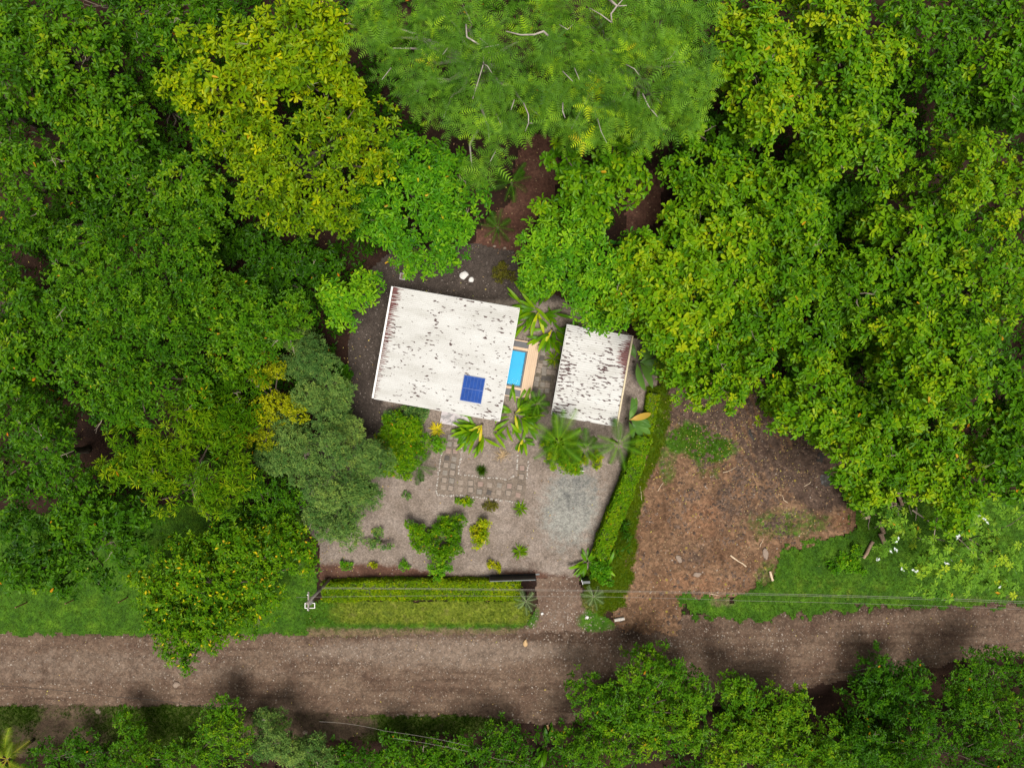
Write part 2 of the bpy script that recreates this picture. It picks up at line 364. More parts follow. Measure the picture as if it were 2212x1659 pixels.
SHEETS['hedgestrip'] = SHEETS['lawn']
sheet('lawn', [(1466,1292),(1590,1287),(1655,1262),(1690,1192),(1745,1172),(1836,1142),(1846,1085),(1950,1080),(2280,1060),(2280,1300),(2080,1308),(1900,1315),(1700,1329),(1590,1340),(1548,1334),(1500,1340),(1478,1322)], 0.125, M['lawn'], 0.12, 0.60, 1.5, None,
      {'bare': lambda xp, yp: np.clip(0.55 * ell(xp, yp, 1560, 1300, 40, 14) + 0.35 * smooth(1900, 2100, xp) * smooth(1250, 1290, yp), 0, 1), 'lime': lambda xp, yp: np.clip(0.35 * ell(xp, yp, 1780, 1270, 200, 40), 0, 1)}, label='bright green lawn between the dirt lot and the pale big-leaved tree', cat='lawn')
SHEETS['bigLawn'] = SHEETS['lawn']
sheet('verge', [(-60,1521),(420,1526),(700,1540),(900,1545),(1090,1548),(1110,1580),(900,1590),(560,1600),(430,1640),(200,1640),(-60,1630)], 0.078, M['verge'], 0.15, 0.3, 1.0, None,
      {'bare': lambda xp, yp: np.clip(0.45 + 0.25 * np.sin(xp * 0.013) + 0.6 * ell(xp, yp, 690, 1570, 130, 30) - 0.5 * ell(xp, yp, 960, 1560, 120, 25) - 0.4 * ell(xp, yp, 30, 1540, 60, 25), 0, 1)}, label='patchy dark grass verge along the lower road edge', cat='verge')

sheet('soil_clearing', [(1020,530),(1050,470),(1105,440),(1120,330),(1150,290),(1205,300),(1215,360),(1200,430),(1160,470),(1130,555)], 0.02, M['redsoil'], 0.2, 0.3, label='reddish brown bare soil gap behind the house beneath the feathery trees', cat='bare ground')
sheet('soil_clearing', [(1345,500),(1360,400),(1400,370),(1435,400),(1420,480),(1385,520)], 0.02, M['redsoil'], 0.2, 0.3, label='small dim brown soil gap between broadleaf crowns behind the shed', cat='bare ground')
mpd, t_, b_pd = new_mat('puddle_water'); b_pd.inputs['Base Color'].default_value = (0.045, 0.04, 0.038, 1); b_pd.inputs['Roughness'].default_value = 0.05; b_pd.inputs['Specular IOR Level'].default_value = 0.9
for pl, lb in [([(1766,975),(1776,972),(1780,985),(1772,1000),(1764,995)], 'small bright puddle at the wet lot corner under the tree edge'), ([(1772,1030),(1790,1024),(1800,1036),(1788,1048),(1776,1044)], 'second small puddle lower in the wet lot corner'), ([(1612,925),(1622,922),(1626,950),(1616,962)], 'narrow puddle in the rutted wet soil')]:
    sheet('puddle', pl, 0.135, mpd, 0.08, 0.22, 2.2, lambda x, y, a, b: 0 * x, label=lb, cat='puddle')

# ------------------------------------------------------------------ leaves
def ortho(ax):
    ref = np.where(np.abs(ax[:, 2:3]) < 0.9, np.array([[0, 0, 1.0]]), np.array([[1.0, 0, 0]]))
    a = np.cross(ax, ref); a /= np.linalg.norm(a, axis=1, keepdims=True) + 1e-9
    return a, np.cross(ax, a)
def rosettes(C, AX, tint, nl, L, Wd, pitch, rng, droop=0.16, fold=0.12, ljit=0.16, tj=0.07, old=0.006, spread=0.05, widest=0.6, hexa=False):
    """leaf whorls: for each centre nl leaves; a leaf is two triangles folded on the midrib"""
    n = len(C)
    a, b = ortho(AX)
    k = np.arange(nl)[None, :]
    th = rng.random((n, 1)) * 6.283 + k * (2 * math.pi / nl) * 1.0 + rng.normal(0, 0.25, (n, nl))
    pt = np.radians(pitch[0] + (pitch[1] - pitch[0]) * rng.random((n, nl)))
    rad = np.cos(th)[..., None] * a[:, None] + np.sin(th)[..., None] * b[:, None]
    ax = AX[:, None]
    d = np.cos(pt)[..., None] * rad + np.sin(pt)[..., None] * ax
    nn = np.cos(pt)[..., None] * ax - np.sin(pt)[..., None] * rad
    s = np.cross(d, nn)
    l = L * (1 + rng.normal(0, ljit, (n, nl)).clip(-0.55, 0.6))[..., None]
    wd = Wd / L * l * (1 + rng.normal(0, 0.12, (n, nl)))[..., None]
    c = C[:, None] + rng.normal(0, spread, (n, nl, 3))
    tw = rng.normal(0, 0.18, (n, nl))[..., None]
    s2 = s * np.cos(tw) + nn * np.sin(tw)
    n2 = nn * np.cos(tw) - s * np.sin(tw)
    base = c + d * l * 0.06
    tip = c + d * l - nn * l * droop
    mid = c + d * l * widest
    lf = mid + s2 * wd / 2 + n2 * wd * fold
    rt = mid - s2 * wd / 2 + n2 * wd * fold
    m = n * nl
    if hexa:      # rounded outline: two shoulders on each side
        mid2 = c + d * l * 0.84 - nn * l * droop * 0.55; lo_ = c + d * l * 0.46 - nn * l * droop * 0.1
        r1 = lo_ - s2 * wd * 0.40 + n2 * wd * fold * .8; l1 = lo_ + s2 * wd * 0.40 + n2 * wd * fold * .8
        r2 = mid2 - s2 * wd * 0.46 + n2 * wd * fold; l2 = mid2 + s2 * wd * 0.46 + n2 * wd * fold
        V = np.stack([base, r1, r2, tip, l2, l1], 2).reshape(-1, 3)
        i = np.arange(m)[:, None] * 6; nv = 6
        F = np.concatenate([i + np.array([[0, 1, 2, 3]]), i + np.array([[0, 3, 4, 5]])], 1).reshape(-1, 4)
    else:
        V = np.stack([base, rt, tip, lf], 2).reshape(-1, 3)
        i = np.arange(m)[:, None] * 4; nv = 4
        F = np.concatenate([i + np.array([[0, 1, 2]]), i + np.array([[0, 2, 3]])], 1).reshape(-1, 3)
    t = (tint[:, None] + rng.normal(0, tj, (n, nl))).clip(0.0, 0.86)
    t = np.where(rng.random((n, nl)) < old, 0.93 + 0.07 * rng.random((n, nl)), t)
    T = np.repeat(t.ravel(), nv)
    return V, F, T
def merge(parts):
    V = []; F = []; T = []; n = 0
    for v, f, t in parts:
        V.append(v); F.append(f + n); T.append(t); n += len(v)
    return np.concatenate(V), np.concatenate(F), np.concatenate(T)

KIND = {  # L leaf length, W width, nl leaves per whorl, dens whorls per m2 of dome, rs lobe radius, pitch
 'broad':  dict(L=.36, W=.155, nl=8, dens=5.4, rs=(0.75, 1.45), pitch=(2, 34), mu=.44, mat='broad', hexa=True),
 'lime':   dict(L=.36, W=.135, nl=8, dens=5.2, rs=(0.75, 1.45), pitch=(4, 45), mu=.34, tv=.125, mat='lime', hexa=True),
 'emerald':dict(L=.34, W=.130, nl=8, dens=5.4, rs=(0.8, 1.4), pitch=(-8, 34), mu=.44, mat='emerald', hexa=True),
 'deep':   dict(L=.30, W=.128, nl=8, dens=6.4, rs=(0.8, 1.5), pitch=(0, 40), mu=.41, mat='deep', hexa=True),
 'small':  dict(L=.25, W=.105, nl=8, dens=9.0, rs=(0.8, 1.6), pitch=(0, 44), mu=.41, mat='small'),
 'spiky':  dict(L=.46, W=.085, nl=12, dens=4.6, rs=(0.9, 1.5), pitch=(-5, 40), mu=.45, mat='spiky'),
 'billow': dict(L=.18, W=.055, nl=9, dens=34, rs=(0.72, 1.05), pitch=(0, 50), wob=.05, zj=.85, tall=.95, mu=.48, mat='billow'),
 'yellow': dict(L=.17, W=.085, nl=8, dens=18, rs=(0.6, 1.0), pitch=(0, 45), mu=.50, mat='yellow'),
 'flower': dict(L=.26, W=.110, nl=8, dens=9.0, rs=(0.9, 1.5), pitch=(0, 42), mu=.42, mat='flower'),
 'pale':   dict(L=.34, W=.125, nl=9, dens=2.2, rs=(0.9, 1.4), pitch=(-8, 12), mu=.45, mat='pale'),
 'bush':   dict(L=.19, W=.085, nl=7, dens=24, rs=(0.28, 0.52), pitch=(0, 50), mu=.48, mat='emerald'),
}
M['broad'] = leaf_mat('leaf_broad', [(0.0, (0.018, 0.060, 0.003)), (0.35, (0.055, 0.150, 0.004)), (0.6, (0.120, 0.225, 0.005)), (0.85, (0.26, 0.31, 0.008)), (0.93, (0.42, 0.30, 0.010)), (1.0, (0.50, 0.20, 0.012))])
M['lime'] = leaf_mat('leaf_lime', [(0.0, (0.036, 0.090, 0.003)), (0.35, (0.115, 0.200, 0.004)), (0.6, (0.240, 0.290, 0.004)), (0.85, (0.44, 0.40, 0.006)), (0.93, (0.50, 0.40, 0.01)), (1.0, (0.55, 0.30, 0.01))], 0.28)
M['emerald'] = leaf_mat('leaf_emerald', [(0.0, (0.012, 0.070, 0.006)), (0.35, (0.045, 0.155, 0.008)), (0.6, (0.098, 0.235, 0.010)), (0.85, (0.20, 0.34, 0.015)), (0.93, (0.40, 0.36, 0.02)), (1.0, (0.5, 0.28, 0.02))])
M['deep'] = leaf_mat('leaf_deep', [(0.0, (0.012, 0.045, 0.003)), (0.35, (0.035, 0.105, 0.004)), (0.6, (0.075, 0.165, 0.005)), (0.85, (0.17, 0.24, 0.010)), (0.93, (0.42, 0.26, 0.01)), (1.0, (0.55, 0.17, 0.01))])
M['small'] = leaf_mat('leaf_small', [(0.0, (0.014, 0.060, 0.004)), (0.35, (0.040, 0.120, 0.006)), (0.6, (0.080, 0.180, 0.008)), (0.85, (0.17, 0.26, 0.012)), (0.93, (0.40, 0.26, 0.01)), (1.0, (0.5, 0.2, 0.01))])
M['spiky'] = leaf_mat('leaf_spiky', [(0.0, (0.020, 0.070, 0.004)), (0.35, (0.060, 0.150, 0.006)), (0.6, (0.130, 0.220, 0.008)), (0.85, (0.27, 0.31, 0.012)), (0.93, (0.42, 0.30, 0.01)), (1.0, (0.5, 0.2, 0.01))])
M['billow'] = leaf_mat('leaf_greygreen', [(0.0, (0.022, 0.070, 0.028)), (0.35, (0.060, 0.130, 0.055)), (0.6, (0.125, 0.200, 0.085)), (0.85, (0.22, 0.29, 0.11)), (0.93, (0.25, 0.24, 0.06)), (1.0, (0.3, 0.25, 0.04))], 0.2, 0.5)
M['yellow'] = leaf_mat('leaf_yellow', [(0.0, (0.045, 0.080, 0.004)), (0.35, (0.14, 0.17, 0.004)), (0.6, (0.25, 0.26, 0.005)), (0.85, (0.38, 0.35, 0.008)), (0.93, (0.45, 0.36, 0.01)), (1.0, (0.5, 0.33, 0.01))])
M['flower'] = leaf_mat('leaf_flowering', [(0.0, (0.018, 0.065, 0.003)), (0.35, (0.050, 0.135, 0.005)), (0.6, (0.105, 0.200, 0.006)), (0.85, (0.22, 0.29, 0.010)), (0.92, (0.44, 0.40, 0.012)), (1.0, (0.60, 0.40, 0.015))])
M['pale'] = leaf_mat('leaf_palmate', [(0.0, (0.040, 0.110, 0.020)), (0.35, (0.090, 0.190, 0.030)), (0.6, (0.15, 0.27, 0.040)), (0.85, (0.30, 0.38, 0.04)), (0.93, (0.55, 0.40, 0.02)), (1.0, (0.6, 0.22, 0.02))])
M['feather'] = leaf_mat('leaf_feathery', [(0.0, (0.018, 0.060, 0.010)), (0.35, (0.062, 0.150, 0.018)), (0.6, (0.125, 0.245, 0.026)), (0.85, (0.30, 0.44, 0.015)), (0.93, (0.42, 0.47, 0.012)), (1.0, (0.5, 0.4, 0.02))], 0.25, 0.5)
M['bark'] = plain('bark_brown', (0.10, 0.075, 0.055), 0.9, 0.5, 5, stretch=(1, 1, 0.3), bmp=0.4)
M['bark_pale'] = plain('bark_pale', (0.33, 0.29, 0.25), 0.8, 0.35, 5, bmp=0.3)
M['twig'] = plain('twig_grey', (0.27, 0.22, 0.17), 0.85, 0.3, 8)

COUNT = [0]
def lobes_of(blobs, ztop, k, rng, sub=1.6, squash=0.42, low=True):
    cx = np.mean([b[0] for b in blobs]); cy = np.mean([b[1] for b in blobs])
    span = max(math.hypot(b[0] - cx, b[1] - cy) + b[2] for b in blobs)
    out = []
    for (x, y, r) in blobs:
        off = math.hypot(x - cx, y - cy) / span
        zt = ztop * (1 - 0.22 * off * off) + rng.normal(0, 0.25)
        Rm = R(r, zt)
        rs0, rs1 = k['rs']; rm = min((rs0 + rs1) / 2, Rm * 0.75)
        n = 1 if sub < 1 else max(2, int(sub * (Rm / rm) ** 2))
        for i in range(n):
            rr = 0.0 if n == 1 else max(0.0, Rm - rm * 0.45) * math.sqrt((i + 0.5) / n); th = i * 2.39996 + rng.normal(0, 0.35)
            rs = Rm * 0.95 if n == 1 else min(rs0 + (rs1 - rs0) * rng.random(), Rm * 0.8)
            q = rr / (Rm + 1e-6); zc = max(0.3, zt - rs * 0.7 - squash * Rm * q * q + rng.normal(0, k.get('zj', 0.55) * rs))
            p = P(x, y, zc)
            out.append((p[0] + rr * math.cos(th), p[1] + rr * math.sin(th), zc, rs))
            if ztop > 5 and low and q > 0.6 and i % 3 == 1:
                z2 = zc - rs * 1.5 - 0.9 * rng.random(); out.append((p[0] + rr * .92 * math.cos(th), p[1] + rr * .92 * math.sin(th), max(.5, z2), rs * .95))
    return np.array(out)
def shell(lobes, k, rng, mu, dens_mul=1.0, inner=0.22):
    Cs = []; A = []; T = []
    for x, y, z, rs in lobes:
        n = max(4, int(k['dens'] * dens_mul * 2 * math.pi * rs * rs * 0.85))
        d = rng.normal(0, 1, (n * 2, 3)); d /= np.linalg.norm(d, axis=1, keepdims=True); d = d[d[:, 2] > -0.4][:n]
        rr = rs * (1 - inner * rng.random(len(d)) ** 1.5 + 0.06 * rng.normal(0, 1, len(d)))
        rr = np.where(rng.random(len(d)) < 0.3, rr * 0.62, rr)
        wob = 1 + k.get('wob', .22) * np.sin(d[:, 0] * 5 + x * 3) * np.sin(d[:, 1] * 5 + y * 3)
        c = np.array([x, y, z]) + d * (rr * wob)[:, None] * np.array([1, 1, k.get('tall', 1.05)])
        ax = d + np.array([0, 0, 1.15]) + rng.normal(0, 0.22, d.shape); ax /= np.linalg.norm(ax, axis=1, keepdims=True)
        lt = rng.normal(0, 0.06)
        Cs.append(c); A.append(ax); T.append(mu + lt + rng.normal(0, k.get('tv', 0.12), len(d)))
    return np.concatenate(Cs), np.concatenate(A), np.concatenate(T)

def bent(a, b, rng, n=5, amp=0.08):
    a, b = np.asarray(a, float), np.asarray(b, float); L = np.linalg.norm(b - a)
    p = [a + (b - a) * t for t in np.linspace(0, 1, n)]
    for i in range(1, n - 1): p[i] = p[i] + rng.normal(0, amp * L / 3, 3)
    return p
def trunk_mesh(name, base, lobes, ztop, rng, mat, rad=None, maxlimb=10):
    mb = MB(); cen = lobes[:, :2].mean(0); fork = np.array([base[0] + (cen[0] - base[0]) * .6, base[1] + (cen[1] - base[1]) * .6, ztop * 0.55])
    rad = rad or 0.022 * ztop
    pts = [base + np.array([0, 0, -0.15]), base + (fork - base) * 0.12, base + (fork - base) * 0.55 + np.array([*rng.normal(0, 0.12, 2), 0]), fork]
    mb.tube(pts, [rad * 1.5, rad * 1.1, rad * 0.9, rad * 0.75], 8)
    step = max(1, len(lobes) // maxlimb)
    for l in lobes[::step]:
        e = np.array([l[0], l[1], l[2] + l[3] * 0.2])
        mb.tube(bent(fork - np.array([0, 0, 0.1]), e, rng, 5, 0.10), np.linspace(rad * 0.55, 0.025, 5), 6)
    return mb.mesh(name, mat, True)
def rel(V, base): return V - base
def tree(name, label, kind, ztop, blobs, base=None, mu=0.0, group=None, dens=1.0, seed=None, twigs=2, sub=1.35, bark='bark', old=0.0015, squash=0.42, cat='tree'):
    k = KIND[kind]; seed = seed or (int(sum(b[0] * 3 + b[1] * 7 + b[2] for b in blobs)) % 99991)
    rng = np.random.default_rng(seed)
    lobes = lobes_of(blobs, ztop, k, rng, sub, squash)
    if base is None:
        m = lobes[:, :2].mean(0); base = np.array([m[0], m[1], 0]) * (1 + 0.45 * ztop / CAMH)
    else: base = P(*base, 0)
    root = empty(name, tuple(base)); tag(root, label, cat, group)
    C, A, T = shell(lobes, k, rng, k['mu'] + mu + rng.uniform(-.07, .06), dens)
    lf = rng.uniform(.86, 1.12)
    V, F, T = rosettes(C, A, T, k['nl'], k['L'] * lf, k['W'] * lf, k['pitch'], rng, old=old, hexa=k.get('hexa', False))
    COUNT[0] += len(F)
    cr = link('crown', np_mesh('crown', rel(V, base), F, M[k['mat']], {'tint': T}), root); cr['kind'] = 'stuff'
    tm = trunk_mesh('trunk', np.zeros(3), lobes - np.array([base[0], base[1], 0, 0]), ztop, rng, M[bark])
    link('trunk', tm, root)
    for i in range(twigs):
        l = lobes[rng.integers(len(lobes))]; d = rng.normal(0, 1, 3); d[2] = abs(d[2]) * 0.4 + 0.25; d /= np.linalg.norm(d)
        c = l[:3] - base + d * l[3] * 0.55
        mb = MB(); p = bent(c, c + d * l[3] * 0.75, rng, 4, 0.18); mb.tube(p, [0.03, 0.024, 0.018, 0.01], 5)
        for q in range(2):
            d2 = d + rng.normal(0, 0.6, 3); d2 /= np.linalg.norm(d2); mb.tube([p[2 - q], p[2 - q] + d2 * l[3] * 0.35], [0.016, 0.008], 4)
        mb.build('twig', M['twig'], root)
    return root

TREES = [
 # --- trees beside and beyond the shed
 ('broadleaf_tree', 'emerald broadleaf tree whose boughs overhang the shed roof corner', 'emerald', 10.0, [(1190,525,62),(1260,500,80),(1225,590,100),(1300,640,80),(1330,560,80),(1160,600,45),(1280,690,42)], None, .06),
 ('broadleaf_tree', 'wide yellow-green tree directly behind the shed overhang', 'broad', 11.5, [(1430,560,110),(1400,650,95),(1520,620,115),(1560,530,90),(1620,600,80),(1480,690,70)], None, .06),
 ('broadleaf_tree', 'mid-green tree beside the brown gap below the feathery tree', 'broad', 9.5, [(1222,365,46),(1180,455,24),(1275,400,70),(1345,350,66),(1380,300,52),(1262,455,50)], None, .0),
 ('broadleaf_tree', 'small broadleaf tree next to the dark soil opening behind the shed', 'broad', 9.5, [(1490,390,62),(1530,430,55),(1560,370,45)], None, .0),
 ('broadleaf_tree', 'fresh green tree reaching over the top edge of the dirt lot', 'broad', 9.5, [(1450,740,75),(1530,770,85),(1600,740,80),(1550,850,55),(1500,850,45),(1630,820,55),(1400,700,40)], None, .05),
 ('broadleaf_tree', 'yellow-green tree over the wet corner of the dirt lot', 'broad', 10.5, [(1780,840,95),(1750,900,60),(1850,930,85),(1880,1000,70),(1810,960,60),(1840,1040,45),(1730,790,55)], None, .10),
 ('broadleaf_tree', 'large bright domed tree beyond the wet lot corner', 'broad', 13, [(1930,740,85),(2010,780,110),(2060,860,85),(1960,840,80),(2080,750,60)], None, .10),
 ('broadleaf_tree', 'olive tree standing above the log pile', 'broad', 9.5, [(1940,940,80),(2010,1000,85),(1950,1040,60),(2060,1070,65),(1890,1070,40),(2120,1000,70)], None, .04),
 ('broadleaf_tree', 'spreading tree midway between the shed and the large domed tree', 'broad', 11, [(1690,640,90),(1640,720,80),(1740,720,70),(1720,560,60)], None, .02),
 ('broadleaf_tree', 'leafy tree with two crowns above the spreading middle tree', 'broad', 11, [(1700,420,90),(1640,450,70),(1720,510,60),(1660,500,60)], None, .0),
 ('broadleaf_tree', 'yellow-tipped tree beside the feathery crown at the top edge', 'broad', 12, [(1660,110,90),(1710,210,95),(1640,240,75),(1610,170,60),(1590,60,55)], None, .10),
 ('broadleaf_tree', 'yellow-tipped tree at the top edge beyond a small brown gap', 'broad', 11.5, [(1800,50,85),(1860,130,80),(1790,150,60),(1760,-10,60)], None, .08),
 ('broadleaf_tree', 'dark green tree filling the top corner above the dirt lot side', 'broad', 10, [(2010,130,90),(2070,60,80),(2040,220,80),(1960,60,55)], None, -.12),
 ('broadleaf_tree', 'dense tree with bare forked twig below the top edge', 'broad', 11, [(1830,280,85),(1900,350,75),(1770,310,65),(1920,250,50)], None, .0),
 ('broadleaf_tree', 'tree at the frame edge with golden shoots', 'broad', 12, [(2070,360,85),(2150,430,85),(2130,330,55),(2200,360,60)], None, .08),
 ('broadleaf_tree', 'tree above the dark puddled clearing in the dense stand', 'broad', 11, [(1940,500,60),(1990,560,75),(1930,600,60),(2020,480,50)], None, .04),
 ('broadleaf_tree', 'broad yellow-green tree at the frame edge level with the shed', 'broad', 12, [(2120,580,85),(2170,670,80),(2070,640,60),(2220,600,70)], None, .10),
 ('broadleaf_tree', 'mid-height tree below the small puddled clearing', 'broad', 10.5, [(1830,570,70),(1860,650,65),(1790,630,55),(1820,720,50)], None, .02),
 ('broadleaf_tree', 'dark olive tree at the frame edge above the big-leaved tree', 'broad', 9.5, [(2160,930,75),(2200,850,70),(2190,1010,70),(2140,800,50)], None, -.05),
 ('broadleaf_tree', 'dark tree at the frame edge near the top corner', 'broad', 10.5, [(2160,160,80),(2200,60,70),(2190,250,60)], None, -.05),
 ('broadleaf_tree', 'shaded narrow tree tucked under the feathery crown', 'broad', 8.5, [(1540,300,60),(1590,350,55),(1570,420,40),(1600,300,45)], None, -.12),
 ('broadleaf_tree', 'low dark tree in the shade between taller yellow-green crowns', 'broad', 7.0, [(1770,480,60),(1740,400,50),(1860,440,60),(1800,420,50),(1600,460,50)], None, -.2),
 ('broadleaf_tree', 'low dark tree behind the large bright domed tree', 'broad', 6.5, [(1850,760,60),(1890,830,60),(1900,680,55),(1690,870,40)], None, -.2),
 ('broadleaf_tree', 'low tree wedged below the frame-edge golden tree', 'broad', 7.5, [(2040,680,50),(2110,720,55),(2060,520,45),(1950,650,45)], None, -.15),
 # --- upper and far side
 ('lime_tree', 'yellow-lime tree beside the feathery crown at the top edge', 'lime', 13.5, [(540,110,75),(620,60,85),(700,50,75),(480,190,75),(580,180,95),(690,150,85),(740,190,60),(430,100,40),(400,210,60)], None, .06),
 ('lime_tree', 'yellow-lime tree above the dark gap beside the house', 'lime', 13.0, [(520,300,85),(620,300,90),(720,300,85),(560,390,80),(650,420,75),(740,410,75),(470,300,50),(620,470,45),(800,350,65),(720,480,50),(790,260,55)], None, .0),
 ('broadleaf_tree', 'emerald tree leaning over the gravel behind the house roof', 'emerald', 9.0, [(850,440,80),(930,430,75),(1000,430,54),(950,505,66),(870,530,62),(985,495,40),(820,500,50),(930,575,26),(960,560,30),(880,340,60),(960,350,48)], None, .03),
 ('broadleaf_tree', 'small yellow-green tree beside the house gutter', 'emerald', 6.0, [(770,640,48),(740,690,35),(795,615,30),(715,650,34)], None, .16, 'spec'),
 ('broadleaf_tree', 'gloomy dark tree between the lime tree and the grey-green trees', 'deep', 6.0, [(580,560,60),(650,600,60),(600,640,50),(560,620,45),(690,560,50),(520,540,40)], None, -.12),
 ('broadleaf_tree', 'deep green tree forming the rounded dome west of the house', 'small', 13.0, [(290,600,100),(200,570,80),(390,570,85),(230,680,95),(350,690,110),(140,640,60),(440,650,70)], None, .02),
 ('broadleaf_tree', 'bright-edged tree reaching towards the grey-green trees', 'small', 10.5, [(520,640,60),(500,720,75),(570,690,58),(610,720,45),(560,760,40),(640,680,40)], None, .05),
 ('broadleaf_tree', 'deep green tree below the rounded dome west of the house', 'small', 11.5, [(240,800,85),(320,840,90),(410,800,75),(150,760,70),(260,900,55),(180,860,60)], None, .0),
 ('broadleaf_tree', 'tree with yellowish tips in the far top corner', 'deep', 12, [(110,80,90),(50,180,70),(210,120,80),(20,50,60),(150,190,60)], None, .06),
 ('broadleaf_tree', 'tree with one orange cluster near the frame edge', 'deep', 11.5, [(180,300,85),(280,310,85),(230,230,65),(120,250,50)], None, .06),
 ('broadleaf_tree', 'dark tree at the top edge beside the lime tree', 'deep', 11, [(330,50,75),(390,130,60),(290,120,55),(420,30,55)], None, .03),
 ('broadleaf_tree', 'frame-edge tree below the far top corner', 'deep', 11, [(60,330,70),(40,430,75),(110,380,55)], None, .05),
 ('broadleaf_tree', 'dense dark tree beside the lower lime tree', 'deep', 10.5, [(340,400,80),(400,470,65),(250,390,60),(430,390,60),(470,450,55)], None, .0),
 ('broadleaf_tree', 'low dark tree in the hollow between dense crowns', 'deep', 7.5, [(120,500,65),(190,450,60),(50,520,60),(420,540,50),(480,520,50),(300,480,50),(245,510,48)], None, -.05),
 ('broadleaf_tree', 'shaded tree along the frame edge beside the rounded dome', 'deep', 9, [(40,640,65),(30,730,65),(80,780,55),(20,850,60),(90,690,50)], None, -.03),
 ('broadleaf_tree', 'dark glossy tree above the lawn at the frame edge', 'deep', 11, [(90,980,85),(40,1060,75),(150,1060,80),(110,920,60),(30,930,60)], None, .0),
 ('broadleaf_tree', 'dark glossy tree spreading over the lawn edge', 'deep', 9.5, [(170,1150,80),(80,1180,80),(250,1110,70),(270,1200,50),(40,1240,50),(120,1240,50),(230,1250,30),(140,1275,22)], None, -.05),
 ('mango_tree', 'spiky long-leaved tree with yellow shoots above two bare trunks', 'spiky', 10, [(310,950,75),(400,930,85),(480,960,65),(350,1030,80),(440,1040,75),(510,1020,45),(270,1020,45),(460,1085,35)], (455,1120), .05),
 ('broadleaf_tree', 'mid-green tree between the rounded dome and the golden tree', 'spiky', 8.5, [(470,850,60),(520,900,50),(420,860,50),(530,820,45),(480,900,40)], None, -.1),
 ('flowering_tree', 'tree dotted with orange-yellow flowers overhanging the road', 'flower', 7, [(400,1210,75),(500,1180,75),(590,1180,65),(640,1220,42),(330,1260,60),(460,1280,95),(570,1280,60),(390,1350,65),(500,1350,55),(400,1420,32),(460,1390,45),(350,1360,40),(650,1180,34)], None, .03),
 ('golden_tree', 'golden-yellow tree wedged against the grey-green trees', 'yellow', 7.0, [(590,800,34),(615,875,40),(575,905,36),(560,950,42),(560,820,24),(640,890,24)], None, .0),
 ('weeping_tree', 'grey-green billowing tree nearest the gravel behind the house', 'billow', 6.0, [(660,750,45),(690,800,45),(720,860,48),(680,880,46),(740,840,26),(645,800,36)], None, .0),
 ('weeping_tree', 'grey-green billowing tree standing mid-row beside the golden tree', 'billow', 6.5, [(645,990,55),(700,960,55),(740,930,45),(620,950,42),(690,1030,44),(760,970,40),(590,1000,35)], None, .03),
 ('weeping_tree', 'grey-green billowing tree overhanging the garden gravel', 'billow', 6.5, [(770,1030,58),(810,1000,42),(700,1080,50),(745,1100,58),(790,1080,42),(740,1160,46),(690,1140,48),(760,1060,40)], None, .02),
 ('broadleaf_tree', 'low dark green tree between the flowering and the grey-green trees', 'small', 4.5, [(580,1090,50),(620,1130,45),(540,1130,40),(640,1080,40),(560,1050,36)], None, -.1),
 ('broadleaf_tree', 'narrow frame-edge tree between the glossy tree and the shaded tree', 'deep', 8.0, [(-5,600,50),(0,700,50),(-10,800,55),(15,900,50),(0,520,45)], None, -.05),
 ('broadleaf_tree', 'frame-edge tree just under the far top corner tree', 'deep', 9.0, [(0,120,50),(-5,250,55),(5,340,45)], None, .0),
 ('broadleaf_tree', 'low dim tree in the dark channel beside the upper lime tree', 'deep', 6.0, [(390,230,55),(330,190,45),(440,300,45),(370,330,50),(290,200,40)], None, -.05),
 ('broadleaf_tree', 'low dim tree at the top edge between two dense crowns', 'deep', 7.0, [(250,10,50),(300,80,40),(160,10,40),(470,20,45)], None, -.05),
 # --- below the road
 ('broadleaf_tree', 'rounded tree reaching up over the road near the lot entrance', 'small', 5.5, [(1430,1440,52),(1370,1490,70),(1290,1520,65),(1470,1490,60),(1390,1560,85),(1300,1590,70),(1480,1560,60),(1250,1610,50),(1500,1510,36)], None, .15),
 ('broadleaf_tree', 'rounded tree below the road with bare twigs in its crown', 'small', 5.5, [(1620,1530,60),(1700,1550,75),(1660,1610,80),(1750,1620,75),(1570,1600,60),(1800,1650,60),(1590,1490,34)], None, .16),
 ('broadleaf_tree', 'dark tree below the road beyond the rust-brown litter patch', 'small', 4.2, [(1910,1460,58),(1880,1510,48),(1960,1480,45),(1930,1530,50)], None, -.16),
 ('broadleaf_tree', 'dull green tree in the bottom corner beside the road', 'small', 5.5, [(2110,1470,70),(2170,1530,65),(2180,1440,50),(2080,1530,50)], None, -.08),
 ('broadleaf_tree', 'dark tree along the bottom edge near the corner', 'small', 5.1, [(1980,1590,75),(2070,1600,70),(1900,1600,60),(2160,1620,60),(1950,1650,60)], None, -.17),
 ('broadleaf_tree', 'leafy young tree at the bottom edge below the gate', 'small', 4.5, [(1090,1590,36),(1050,1630,40),(1110,1640,36)], None, .0),
 ('broadleaf_tree', 'low shrubby tree at the bottom edge beside the wire', 'small', 3.5, [(860,1615,36),(900,1640,36),(830,1650,30),(960,1640,40),(1000,1620,26)], None, .02),
 ('broadleaf_tree', 'pale green tree at the bottom edge nearest the road verge', 'small', 4.5, [(490,1535,36),(470,1585,45),(500,1620,45),(440,1630,36),(520,1580,30)], None, .14),
 ('broadleaf_tree', 'greyish tree at the bottom edge beside the pale green tree', 'billow', 4.0, [(590,1560,34),(560,1610,36),(620,1610,36),(690,1630,42),(640,1640,34)], None, .0),
 ('broadleaf_tree', 'slim green tree at the bottom edge between the palm and the pale tree', 'small', 4.0, [(285,1560,30),(300,1610,38),(280,1640,36)], None, .02),
